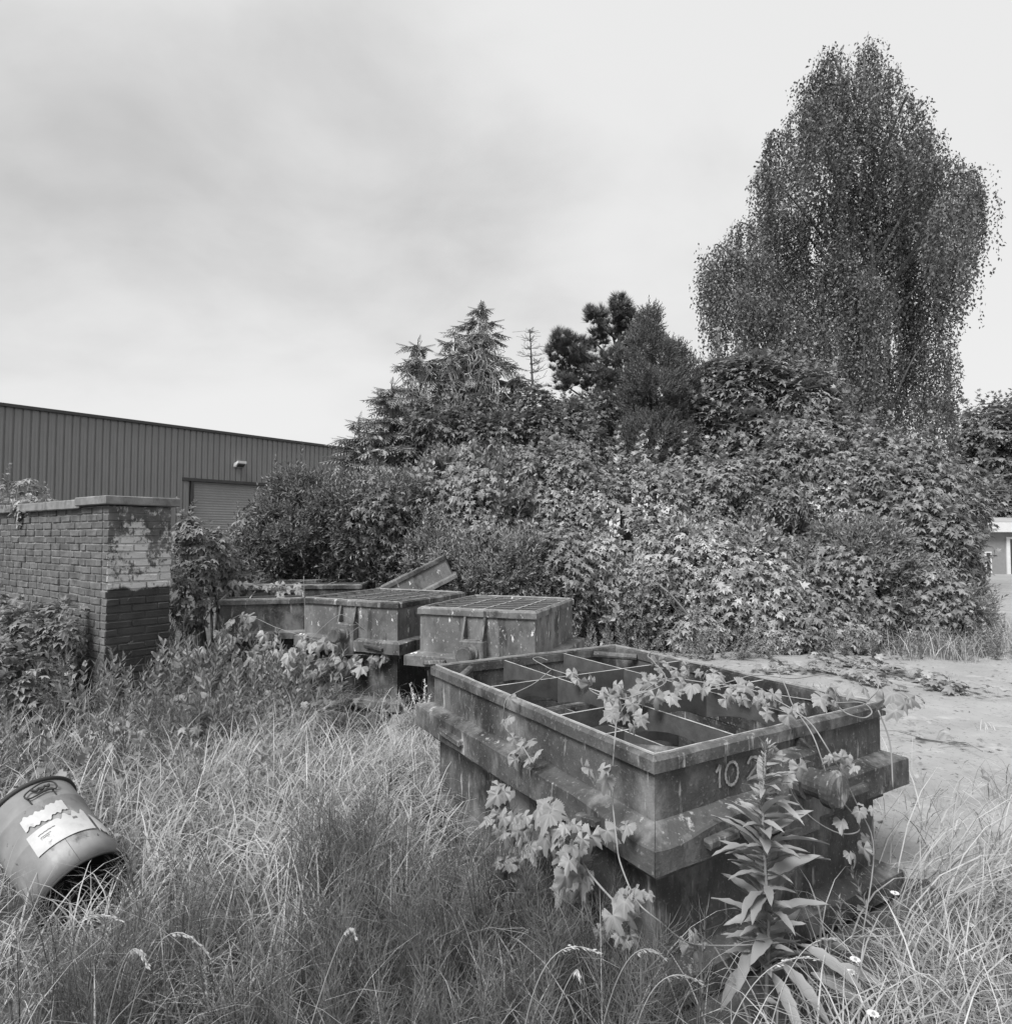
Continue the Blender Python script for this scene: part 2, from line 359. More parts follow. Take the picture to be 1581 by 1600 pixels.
def slab():
    xs = np.concatenate([np.arange(-1.7, 8, .1), np.arange(8, 30, 1.)]); ys = np.concatenate([np.arange(1.6, 11, .1), np.arange(11, 60, 1.5)])
    X, Y = np.meshgrid(xs, ys); P = np.stack([X.ravel(), Y.ravel(), np.zeros(X.size)], -1)
    ins = slab_inside(P); P[:, 2] = np.where(ins, .012 + .006 * wob(P, 2.), -.12)
    nx, ny = len(xs), len(ys); I = np.arange((ny - 1) * nx).reshape(ny - 1, nx)[:, :-1].ravel()
    q = np.stack([I, I + 1, I + nx + 1, I + nx], -1); q = q[ins[q].any(1)]
    T = np.concatenate([q[:, [0, 1, 2]], q[:, [0, 2, 3]]])
    struct(obj('concrete_yard', mesh_from('concrete_yard', P, T, M['concrete'], True)))
slab()

# ------------------------------------------------------------------ industrial shed
def shed():
    p0 = aty(50, 640, 22.4); u = np.array([.635, .773, 0]); u /= np.linalg.norm(u); nrm = np.array([u[1], -u[0], 0.])  # towards the camera side
    top = p0[2]; base = np.array([p0[0], p0[1], 0])
    root = empty('industrial_shed', base, math.atan2(u[1], u[0]))
    tag(root, 'long dark shed clad in vertical ribbed metal sheets behind the brick wall', 'shed')
    # local x along the wall, local -y towards the viewer
    def t_of(px, py=760):
        d = ray(px, py); a = d[0] / d[1]; return (a * base[1] - base[0]) / (u[0] - a * u[1])
    dx0, dx1 = t_of(302), t_of(424); dtop = aty(360, 757, base[1] + u[1] * (dx0 + dx1) / 2)[2]
    p = .25; t0, t1 = -7., 24.
    def panel(h0, h1):
        prof = [(0, 0), (.012, -.035), (.075, -.038), (.12, -.030), (.165, -.038), (.196, -.035), (.208, 0), (.25, 0)]
        g = G()
        for a, b in zip(prof[:-1], prof[1:]):
            g.quad((a[0], a[1], h0), (b[0], b[1], h0), (b[0], b[1], h1), (a[0], a[1], h1))
        return g.mesh('wall_panel', M['cladding'])
    full, short = panel(0, top), panel(dtop + .16, top)
    n = int((t1 - t0) / p); ob = []
    for i in range(n):
        x = t0 + i * p; mid = x + p / 2
        obj('wall_panel', short if dx0 - .1 < mid < dx1 + .1 else full, root, (x, 0, 0))
    g = G(); g.box((t0, .03, 0), (dx0 - .12, 18, top - .05)); g.box((dx1 + .12, .03, 0), (t1, 18, top - .05)); g.box((dx0 - .12, .5, 0), (dx1 + .12, 18, top - .05)); g.box((dx0 - .12, .03, dtop + .16), (dx1 + .12, .5, top - .05))
    obj('building_core', g.mesh('building_core', M['cladding_dark']), root)
    g = G(); g.box((t0 - .1, -.12, top - .02), (t1 + .1, .35, top + .10), .01); obj('roof_trim', g.mesh('roof_trim', M['cladding_dark']), root)
    g = G(); g.box((t0, .36, top - .04), (t1, 18, top + .05)); obj('roof', g.mesh('roof', M['cladding_dark']), root)
    d = G()
    hh = .11; k = int(dtop / hh) + 1
    for i in range(k):
        z0, z1 = i * hh, min((i + 1) * hh, dtop + .05); 
        if z1 <= z0: continue
        d.quad((dx0, .12, z0), (dx1, .12, z0), (dx1, .105, (z0 + z1) / 2), (dx0, .105, (z0 + z1) / 2)); d.quad((dx0, .105, (z0 + z1) / 2), (dx1, .105, (z0 + z1) / 2), (dx1, .12, z1), (dx0, .12, z1))
    dr = obj('roller_door', d.mesh('roller_door', M['door_sheet']), root)
    for x in (dx0 - .12, dx1):
        g = G(); g.box((x, -.07, 0), (x + .12, .32, dtop + .02), .006); obj('door_jamb', g.mesh('door_jamb', M['cladding_dark']), root)
    g = G(); g.box((dx0 - .45, -.10, dtop + .02), (dx1 + .40, .3, dtop + .155), .008); obj('door_lintel', g.mesh('door_lintel', M['cladding_dark']), root)
    # floodlight on the wall
    lt = t_of(371, 727); lp = base + u * lt; lz = aty(370, 727, lp[1])[2]
    lo = empty('wall_lamp', tuple(lp + np.array([0, 0, lz])), math.atan2(u[1], u[0])); tag(lo, 'small pale floodlight mounted on the ribbed shed wall above the roller door', 'lamp')
    g = G(); V, T = hull_tris([(-.2, -.04, .06), (.2, -.04, .06), (-.2, -.04, -.1), (.2, -.04, -.1), (-.2, -.42, .16), (.2, -.42, .16), (-.2, -.42, .06), (.2, -.42, .06), (-.17, -.2, -.09), (.17, -.2, -.09)]); g.add(V, T)
    obj('lamp_body', g.mesh('lamp_body', M['white_paint']), lo)
    g = G(); g.quad((-.16, -.39, .035), (.16, -.39, .035), (.16, -.21, -.085), (-.16, -.21, -.085)); g.V[0] += np.array([0, -.012, -.012]); obj('lamp_glass', g.mesh('lamp_glass', M['glass']), lo)
    g = G(); g.box((-.05, -.06, -.05), (.05, .02, .05)); obj('bracket', g.mesh('bracket', M['cladding_dark']), lo)
    gt = t_of(373, 690); gp = base + u * gt
    return root
shed()

# ------------------------------------------------------------------ brick wall with end pier
def brick_wall():
    c = aty(168, 838, 5.4); c[2] = 0
    ur = np.array([.584, .81, 0]); ul = np.array([-.81, .584, 0])      # along the pier's right face, along the wall
    ang = math.atan2(ur[1], ur[0])
    root = empty('brick_wall', tuple(c), ang)                               # local x along the right face, local y along the wall
    tag(root, 'old brick garden wall ending in a square pier with flaking whitewash', 'wall')
    PW, top = .545, 1.86; hc = .0655; bh = .054
    sets, thick = .035, .33; wl_ = 4.6
    core = G(); core.box((.012, .012, -.1), (PW - .012, PW - .012, top)); core.box((.012 + sets, PW - .02, -.1), (thick, wl_, top - .02)); obj('mortar', core.mesh('mortar', M['mortar']), root)
    pm = G(); pm.box((.0125, .0085, -.1), (PW - .0125, .0115, top)); obj('mortar', pm.mesh('mortar', M['whitewashed']), root)
    # brick meshes: chamfered, slightly crooked, shared
    def bm_(lx, ly, k, mt):
        V, T = chbox((-lx / 2, -ly / 2, -bh / 2), (lx / 2, ly / 2, bh / 2), .004)
        V = V + rng.normal(0, .0013, V.shape); return mesh_from('brick', V, T, mt)
    pool = {}
    for mt in ('brick', 'whitewashed'):
        for nm, (lx, ly) in {'sx': (.205, .1), 'hx': (.098, .1), 'sy': (.1, .205), 'hy': (.1, .098), 'cx': (.205, .098), 'cy': (.098, .205)}.items():
            pool[nm, mt] = [bm_(lx, ly, k, M[mt]) for k in range(3)]
    cand = []
    nc = int(top / hc)
    for i in range(-1, nc):
        z = top - (i + .5) * hc - hc * .0
        z = top - hc * (nc - i - .5) if False else hc * (i + .5) + (top - nc * hc)
        if z < 0: continue
        odd = i % 2
        # pier right face (y = 0 plane)
        x = 0.
        seq = ['h', 's', 's'] if odd else ['s', 's', 'h']
        for s in seq:
            L = .205 if s == 's' else .098; L2 = L + .0125
            nmx = ('sx' if s == 's' else 'hx')
            cand.append((nmx, 'whitewashed', (x + L / 2, .05, z), 0)); x += L2
        # pier left face (x = 0 plane): corner brick shown by the right-face brick, then the rest
        y = .1125
        for s in (['s', 's'] if odd else ['h', 's', 'h']):
            L = .205 if s == 's' else .098
            cand.append(('sy' if s == 's' else 'hy', 'brick', (.05, y + L / 2, z), 1)); y += L + .0125
        # wall
        y = PW + .006 + (0 if odd else -.0)
        first = True
        while y < wl_ - .2:
            s = 'h' if (first and not odd) else ('s' if rng.random() > .12 else 'h'); first = False
            L = .205 if s == 's' else .098
            cand.append(('sy' if s == 's' else 'hy', 'brick', (sets + .05, y + L / 2, z), 2)); y += L + .0125
    # those that show largest first: pier, then wall from the pier, above the weeds
    cr = lambda b: (0 if (b[3] < 2 and b[2][2] > .42) else 1 if (b[2][2] > .72 and b[2][1] < 2.75) else 2, b[2][1])
    cand.sort(key=cr); parts, rest = cand[:300], cand[300:]
    for nm, mt, loc, f in parts:
        me = pool[nm, mt][rng.integers(3)]
        j = rng.normal(0, .0025, 3); d = (j[0], j[1], j[2] * .5)
        o = obj('brick', me, root, tuple(np.array(loc) + d)); o.rotation_euler = tuple(rng.normal(0, .008, 3))
    g = G()
    for nm, mt, loc, f in rest:
        V, T = np.array([v.co[:] for v in pool[nm, 'brick'][0].vertices]), np.array([p.vertices[:] for p in pool[nm, 'brick'][0].polygons]); g.add(V + np.array(loc) + rng.normal(0, .002, 3), T)
    o = obj('brick_remainder', g.mesh('brick_remainder', M['brick']), root); o['kind'] = 'stuff'
    # coping stones
    def cop(lo, hi):
        V, T = chbox(lo, hi, .008); g = G(); g.add(V + rng.normal(0, .0015, V.shape), T); obj('coping_stone', g.mesh('coping_stone', M['coping']), root)
    cop((-.045, -.045, top + .008), (PW + .045, PW + .02, top + .085))
    y = PW + .03
    while y < wl_:
        L = rng.uniform(.75, .95); cop((sets - .045, y, top - .012), (thick + .04, y + L - .008, top + .072)); y += L
    return c, ur, ul
WC, WUR, WUL = brick_wall()

# ------------------------------------------------------------------ house at the far right
def house():
    Y = 27.; x0 = aty(1534, 838, Y)[0]; z_e = aty(1560, 816, Y)[2]; z_b = aty(1560, 832, Y)[2]
    root = empty('bungalow', (x0, Y, 0)); tag(root, 'low bungalow with white fascia and white window beyond the yard', 'house')
    zw0, zw1 = aty(1575, 901, Y)[2], aty(1575, 839, Y)[2]; wx0 = aty(1571, 838, Y)[0] - x0; wx1 = wx0 + 1.5
    g = G(); g.box((0, 0, -.1), (wx0, .3, z_b)); g.box((wx0, 0, -.1), (wx1, .3, zw0)); g.box((wx0, 0, zw1), (wx1, .3, z_b)); g.box((wx1, 0, -.1), (9, .3, z_b)); g.box((0, .302, -.1), (9, 7, z_b)); obj('wall', g.mesh('wall', M['house_wall']), root)
    g = G(); g.box((-.35, -.35, z_b + .003), (9.3, 7.3, z_e), .02); obj('fascia', g.mesh('fascia', M['white_paint']), root)
    g = G(); V, T = hull_tris([(-.35, -.35, z_e + .004), (9.3, -.35, z_e + .004), (9.3, 7.3, z_e + .004), (-.35, 7.3, z_e + .004), (.4, 3, z_e + .32), (8.6, 3, z_e + .32)]); g.add(V, T); obj('roof', g.mesh('roof', M['roof_felt']), root)
    w = obj('window', None, root) if False else None
    g = G(); t = .09
    g.box((wx0, -.05, zw0), (wx0 + t * 1.6, .1, zw1)); g.box((wx1 - t, -.05, zw0), (wx1, .1, zw1)); g.box((wx0 + t * 1.6, -.05, zw1 - t), (wx1 - t, .1, zw1)); g.box((wx0 + t * 1.6, -.05, zw0), (wx1 - t, .1, zw0 + t)); g.box((wx0 + .42, -.04, zw0 + t), (wx0 + .49, .09, zw1 - t))
    fr = obj('window', g.mesh('window', M['white_paint']), root)
    g = G(); g.box((wx0 + t, .02, zw0 + .05), (wx1 - .05, .04, zw1 - .05)); obj('pane', g.mesh('pane', M['glass']), fr)
    # a second small window seen past the hedge
    a0, a1 = aty(1536, 838, Y)[0] - x0, aty(1547, 838, Y)[0] - x0; g = G(); zs0, zs1 = aty(1540, 899, Y)[2], aty(1540, 862, Y)[2]
    g.box((a0 + .02, -.06, zs0), (a0 + .07, .0, zs1)); g.box((a1 - .05, -.06, zs0), (a1, .0, zs1)); g.box((a0 + .07, -.06, zs1 - .05), (a1 - .05, 0, zs1)); g.box((a0 + .07, -.06, zs0), (a1 - .05, 0, zs0 + .05)); g.box((a0 + .07, -.05, (zs0 + zs1) / 2), (a1 - .05, 0, (zs0 + zs1) / 2 + .04))
    f2 = obj('window', g.mesh('window', M['white_paint']), root); g = G(); g.box((a0 + .06, -.03, zs0 + .04), (a1 - .04, -.01, zs1 - .04)); obj('pane', g.mesh('pane', M['glass']), f2)
house()
def cables():
    for i, (ya, yb) in enumerate(((764, 760), (770, 768), (783, 783), (793, 797))):
        a, b = aty(1500, ya, 24), aty(1720, yb, 22); P = np.array([a + (b - a) * t + np.array([0, 0, -.12 * math.sin(math.pi * t)]) for t in np.linspace(0, 1, 9)])
        root_loc = tuple(P[0]); g = G(); tube(g, P - P[0], .014, 5); o = obj('overhead_cable', g.mesh('overhead_cable', M['cable']), None, root_loc)
        tag(o, 'thin overhead cable strung above the white-fascia bungalow', 'cable', 'overhead cables above the bungalow')
cables()

# ================================================================== FOUNDRY FLASKS
def sweep_side(g, a, b, side, prof, n=14, amp=.0, s0=None, s1=None, dent=0.):
    """closed profile [(out, z)] along one mitred side of a 2a x 2b rectangle; side 0:-y 1:+x 2:+y 3:-x"""
    d = np.array([(1, 0), (0, 1), (-1, 0), (0, -1)][side], float); nn = np.array([(0, -1), (1, 0), (0, 1), (-1, 0)][side], float)
    half, base = (a, b) if side % 2 == 0 else (b, a)
    prof = np.array(prof, float); k = len(prof); t = np.linspace(-1, 1, n + 1)
    if s0 is not None: t = np.linspace(s0, s1, n + 1)
    V = []
    for tt in t:
        for (o, z) in prof:
            xy = nn * (base + o) + d * tt * (half + o); V.append([xy[0], xy[1], z])
    V = np.array(V)
    if amp:
        w1, w2 = wob(V * [1, 1, .4] + 3.1 * side, 5.), wob(V + 7.7 * side, 9.)
        V[:, :2] += nn * (amp * (w1 * .8 + w2 * .35))[:, None]; V[:, 2] += amp * (.8 * w2 + .5 * w1)
    if dent:
        d2 = ((V[:, :2] - [-a, -b]) ** 2).sum(1); wgt = np.exp(-d2 / .035); out_ = np.clip((np.maximum(-V[:, 0] - a, -V[:, 1] - b)) / .08, 0, 1); V[:, 2] -= dent * wgt * out_ * (V[:, 2] > .04)
    T = []
    for i in range(n):
        for j in range(k):
            p, q, r_, s = i * k + j, i * k + (j + 1) % k, (i + 1) * k + (j + 1) % k, (i + 1) * k + j
            T += [[p, q, r_], [p, r_, s]]
    c = V[:k].mean(0), V[-k:].mean(0); m = len(V); V = np.vstack([V, c[0], c[1]])
    for j in range(k): T += [[m, (j + 1) % k, j], [m + 1, n * k + j, n * k + (j + 1) % k]]
    g.add(V, T)
def cyl(g, p, q, r, k=14, r2=None):
    tube(g, [p, (np.array(p) + np.array(q)) / 2, q], [r, (r + (r2 or r)) / 2, r2 or r], k)
def flask(w, l, h, loc, rz, label, group, mt='iron', ribs=(2, 2), rib_d=.15, rib_t=.012, flange=.12, lip=.10, rim=.06, rim_out=.018, amp=.003, trunnion=True, lugs=(), grid=False, corner_bars=False, rot=None, rib_mat='iron_bar', edge='iron', dent=0.):
    root = empty('foundry_flask', loc, rz); tag(root, label, 'foundry flask', group)
    if rot is not None: root.rotation_euler = rot
    a, b = w / 2, l / 2; m = M[mt]
    def part(nm, g, mm=None, par=None): return obj(nm, g.mesh(nm, mm or m), par or root)
    for s in range(4):
        g = G(); sweep_side(g, a, b, s, [(-.018, .0), (0, .0), (0, h - .005), (-.018, h - .005)], 12, amp * .4); wall = part('wall', g)
        if s == 0: front = wall
        g = G(); sweep_side(g, a, b, s, [(-.026, h - rim), (rim_out, h - rim + .004), (rim_out, h - .012), (rim_out - .012, h), (-.002, h), (-.002, h - .010), (-.026, h - .011)], 18, amp); part('rim', g, M[edge])
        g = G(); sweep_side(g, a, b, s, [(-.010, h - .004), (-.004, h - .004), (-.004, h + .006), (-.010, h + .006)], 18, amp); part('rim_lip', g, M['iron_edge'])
        if flange:
            g = G(); sweep_side(g, a, b, s, [(-.022, lip * .45), (.004, lip * .45), (flange - .02, lip - .03), (flange - .018, 0), (flange, 0), (flange, lip - .006), (flange - .006, lip), (.012, lip + .016), (-.022, lip + .018)], 26, amp * 1.8, dent=dent); part('flange', g)
    # inner cross plates with arched lower edges
    nx, ny = ribs
    def plate(along, pos, ztop, depth, cells):
        L = (b if along == 'y' else a) - .016; n = 24; g = G(); V = []
        for i in range(n + 1):
            t = -1 + 2 * i / n; ph = (t + 1) / 2 * cells; dp = depth * (1 - .45 * abs(math.sin(math.pi * ph)))
            for o in (-rib_t / 2, rib_t / 2):
                for z in (ztop, ztop - dp): V.append((pos + o, t * L, z) if along == 'y' else (t * L, pos + o, z))
        T = []
        for i in range(n):
            q = 4 * i
            for (e, f) in ((0, 1), (1, 3), (3, 2), (2, 0)): T += [[q + e, q + f, q + 4 + f], [q + e, q + 4 + f, q + 4 + e]]
        V = np.array(V); V[:, 0 if along == 'y' else 1] += .004 * np.sin(V[:, 1 if along == 'y' else 0] * 3 + pos * 9)
        g.add(V, T); cb = part('cross_bar', g, M[rib_mat])
        W = np.array([v for i, v in enumerate(V) if i % 2 == 0]); W2 = W + [0, 0, .0035]; q = len(W); e = G(); e.add(W2, [t for i in range(q // 2 - 1) for t in ([2 * i, 2 * i + 1, 2 * i + 3], [2 * i, 2 * i + 3, 2 * i + 2])]); obj('worn_lit_edge', e.mesh('worn_lit_edge', M['iron_edge']), cb)  # pale strip on the bar top: polished metal plus painted-in sky light
    for i in range(nx): plate('y', -a + w * (i + 1) / (nx + 1), h - .016, rib_d, ny + 1)
    for i in range(ny): plate('x', -b + l * (i + 1) / (ny + 1), h - .012, rib_d, nx + 1)
    if corner_bars:
        for sx in (-1, 1):
            for sy in (-1, 1):
                g = G(); cyl(g, (sx * (a - .03), sy * (b - .24), h - .045), (sx * (a - .22), sy * (b - .03), h - .04), .022, 10); part('corner_bar', g)
    if trunnion:
        for sgn in (-1,):
            y = sgn * b; g = G(); z = lip + .085
            V, T = chbox((-.105, y - flange - .012, -.05), (.105, y - .004, lip + .15), .012); g.add(V, T); boss = part('trunnion_boss', g)
            g = G(); zc = lip + .055; cyl(g, (0, y - flange - .03, zc), (0, y - flange - .12, zc), .052, 18); cyl(g, (0, y - flange - .012, zc), (0, y - flange - .035, zc), .072, 18); tr = part('trunnion', g)
            g = G(); cyl(g, (0, y - flange - .115, zc), (0, y - flange - .15, zc), .07, 20); cyl(g, (0, y - flange - .149, zc), (0, y - flange - .158, zc), .07, 20, .058); obj('trunnion_cap', g.mesh('trunnion_cap', m), tr)
            for x in (-.088, .088):
                g = G(); V, T = hull_tris([(x * 1.0 + e, y - .003, z_) for e in (-.009, .009) for z_ in (lip + .13, h - rim)] + [(x * .98 + e, y - flange * .9, lip + .148) for e in (-.009, .009)] + [(x * 1.0 + e, y - .02, h - rim) for e in (-.009, .009)]); g.add(V, T); part('gusset', g)
    for (s, t, ln, tilt) in lugs:
        half, base = (a, b) if s % 2 == 0 else (b, a); d = np.array([(1, 0, 0), (0, 1, 0), (-1, 0, 0), (0, -1, 0)][s], float); nn = np.array([(0, -1, 0), (1, 0, 0), (0, 1, 0), (-1, 0, 0)][s], float)
        V, T = chbox((-ln / 2, -.025, -.016), (ln / 2, .03, .016), .006); c, s_ = math.cos(tilt), math.sin(tilt)
        V = np.stack([V[:, 0] * c - V[:, 2] * s_, V[:, 1], V[:, 0] * s_ + V[:, 2] * c], -1) + rng.normal(0, .002, V.shape)
        P = d * t * half + nn * (base + flange) + np.array([0, 0, lip * .52]); g = G(); g.add(P + V[:, 0:1] * d + V[:, 1:2] * nn + V[:, 2:3] * np.array([0, 0, 1.]), T); part('lug', g)
    return root
# near stack ---------------------------------------------------------
NZ = .84
nL, nN, nR, nF = [onz(*p, NZ) for p in ((685, 1038), (1022, 1186), (1370, 1096), (978, 1004))]
def rect(A, N, B):
    """corner N, A along +y', B along +x' -> centre, width, length, angle"""
    ex = B - N; ey = A - N; ang = (math.atan2(ex[1], ex[0]) + math.atan2(ey[1], ey[0]) - math.pi / 2) / 2
    w, l = np.linalg.norm(ex), np.linalg.norm(ey); x = np.array([math.cos(ang), math.sin(ang), 0]); y = np.array([-x[1], x[0], 0])
    return N + x * w / 2 + y * l / 2, w, l, ang, x, y
nC, nW, nLn, nA, nX, nY = rect(nL, nN, nR)
nW -= .036; nLn -= .036
LOWZ = .485
top_flask = flask(nW, nLn, NZ - LOWZ, (nC[0], nC[1], LOWZ), nA, 'rusty cast iron flask painted 10 2, open topped and overgrown with hop vine', 'foundry flasks stacked in the yard', ribs=(2, 2), rib_d=.13, lip=.12, flange=.08, rim=.058,
                  lugs=((3, .72, .12, .12), (3, -.55, .26, -.02), (0, -.58, .28, .05), (0, .45, .20, .04)), corner_bars=True, amp=.0035, dent=.045)
low_flask = flask(nW - .05, nLn - .05, .476, (nC[0], nC[1], .012), nA, 'rusty cast iron flask half hidden in horsetails beneath the one painted 10 2', 'foundry flasks stacked in the yard', ribs=(2, 2), rib_d=.16, lip=.09, flange=.085, rim=.07, rim_out=.03, trunnion=False, amp=.004)
def numerals():
    b = nLn / 2; h = NZ - LOWZ
    def ribbon(pts, w):
        P = smooth_path(pts, 6) if len(pts) > 2 else np.array(pts, float); t = np.gradient(P, axis=0); t /= np.linalg.norm(t, axis=1, keepdims=True); nrm = np.stack([-t[:, 1], t[:, 0]], -1)
        ww = w * (1 + .25 * np.sin(np.arange(len(P)) * 1.3))[:, None]; A, B = P + nrm * ww / 2, P - nrm * ww / 2; n = len(P)
        V = np.vstack([np.c_[A[:, 0], np.full(n, -b - .007), A[:, 1]], np.c_[B[:, 0], np.full(n, -b - .007), B[:, 1]]]); T = []
        for i in range(n - 1): T += [[i, i + 1, n + i + 1], [i, n + i + 1, n + i]]
        return V, T
    x0, z0, H = -.395, h - .168, .082
    one = [[(x0, z0 + H * .72), (x0 + .022, z0 + H)], [(x0 + .022, z0 + H), (x0 + .018, z0 + H * .4), (x0 + .02, z0)]]
    xo = x0 + .085
    zero = [[(xo + .034 * math.cos(t), z0 + H / 2 + H * .52 * math.sin(t)) for t in np.linspace(1.4, 1.4 + 2 * math.pi, 14)]]
    xt = x0 + .205
    two = [[(xt - .03, z0 + H * .72), (xt - .012, z0 + H * .97), (xt + .022, z0 + H * .9), (xt + .028, z0 + H * .65), (xt, z0 + H * .35), (xt - .035, z0 + .002)], [(xt - .035, z0 + .002), (xt + .035, z0 + .006)]]
    for ch in (one, zero, two):
        g = G(); [g.add(*ribbon(s, .0105)) for s in ch]; obj('painted_numeral', g.mesh('painted_numeral', M['paint_mark']), top_flask)
numerals()
# pair behind ---------------------------------------------------------
def frontrect(A, B, depth):
    e = B - A; ang = math.atan2(e[1], e[0]); w = np.linalg.norm(e); x = np.array([math.cos(ang), math.sin(ang), 0]); y = np.array([-x[1], x[0], 0]); return (A + B) / 2 + y * depth / 2, w, ang
A2, B2 = onz(652, 949, 1.0), onz(838, 957, 1.0); c2, w2, a2 = frontrect(A2, B2, 1.22)
lug2 = ((0, -.62, .2, .1), (0, .6, .2, .1))
flask(w2 - .036, 1.18, .475, (c2[0], c2[1], .525), a2, 'pale spotted flask with a fine bar grid on top and round trunnion', 'foundry flasks stacked in the yard', mt='iron_pale', edge='iron_pale', ribs=(3, 7), rib_d=.12, rib_t=.014, lip=.085, flange=.10, rim=.06, lugs=lug2)
flask(w2 - .10, 1.14, .516, (c2[0] + .02, c2[1] + .03, .012), a2, 'dark lower flask under the pale spotted one with the bar grid', 'foundry flasks stacked in the yard', ribs=(2, 3), lip=.08, flange=.10, rim=.07, trunnion=False)
A3, B3 = onz(472, 934, 1.0), onz(622, 942, 1.0); c3, w3, a3 = frontrect(A3, B3, 1.25)
flask(w3 - .036, 1.21, .46, (c3[0], c3[1], .54), a3, 'grey spotted flask with a curling tendril across its trunnion face', 'foundry flasks stacked in the yard', mt='iron_pale', edge='iron', ribs=(3, 7), rib_d=.12, lip=.10, flange=.07, rim=.055, lugs=((0, .62, .2, -.12),))
flask(w3 - .06, 1.18, .513, (c3[0], c3[1] + .01, .03), a3, 'lower flask with a pale scraped patch, grass at its foot', 'foundry flasks stacked in the yard', mt='iron', ribs=(2, 3), lip=.08, flange=.08, rim=.06, trunnion=False)
A4, B4 = onz(340, 938, .95), onz(478, 934, .95)
c4, w4, a4 = frontrect(A4, B4, 1.3)
flask(w4 - .036, 1.25, .42, (c4[0], c4[1], .53), a4, 'dark flask draped with hop leaves along its top rim by the brick pier', 'foundry flasks stacked in the yard', ribs=(2, 2), trunnion=False, lip=.07, flange=.06, rim=.06)
flask(w4 - .10, 1.2, .513, (c4[0] + .03, c4[1] + .03, .02), a4, 'weed-hidden lower flask beneath the dark leaf-draped one', 'foundry flasks stacked in the yard', ribs=(2, 2), trunnion=False, lip=.07, flange=.06, rim=.06)
# tilted flask lying across one behind
pT = aty(640, 930, 8.7)
flask(1.05, 1.0, .34, (pT[0] + .12, 8.95, .80), 0, 'flask tipped up on its edge behind the grid-topped flasks', 'foundry flasks stacked in the yard', mt='iron_pale', edge='iron', ribs=(1, 1), trunnion=False, lip=.05, flange=.05, rim=.06, rot=(0, R(-27), R(4)))
pF = aty(500, 920, 9.2)
flask(1.5, 1.0, .46, (pF[0] - .12, 9.3, .475), R(4), 'flat dark flask rim just showing behind the leaf-draped flask', 'foundry flasks stacked in the yard', ribs=(2, 1), trunnion=False, lip=.05, flange=.04, rim=.06)
for nm, (x, y, r_) in {'a': (pT[0] + .10, 9.0, R(4)), }.items():
    flask(1.15, 1.05, .56, (x, y, .015), r_, 'lower flask in shade that props up the tipped one', 'foundry flasks stacked in the yard', ribs=(1, 1), trunnion=False, lip=.06, flange=.05, rim=.06)
flask(1.4, .95, .463, (pF[0] - .12, 9.3, .015), R(4), 'bottom flask under the flat dark one by the bushes', 'foundry flasks stacked in the yard', ribs=(1, 1), trunnion=False, lip=.06, flange=.04, rim=.06)

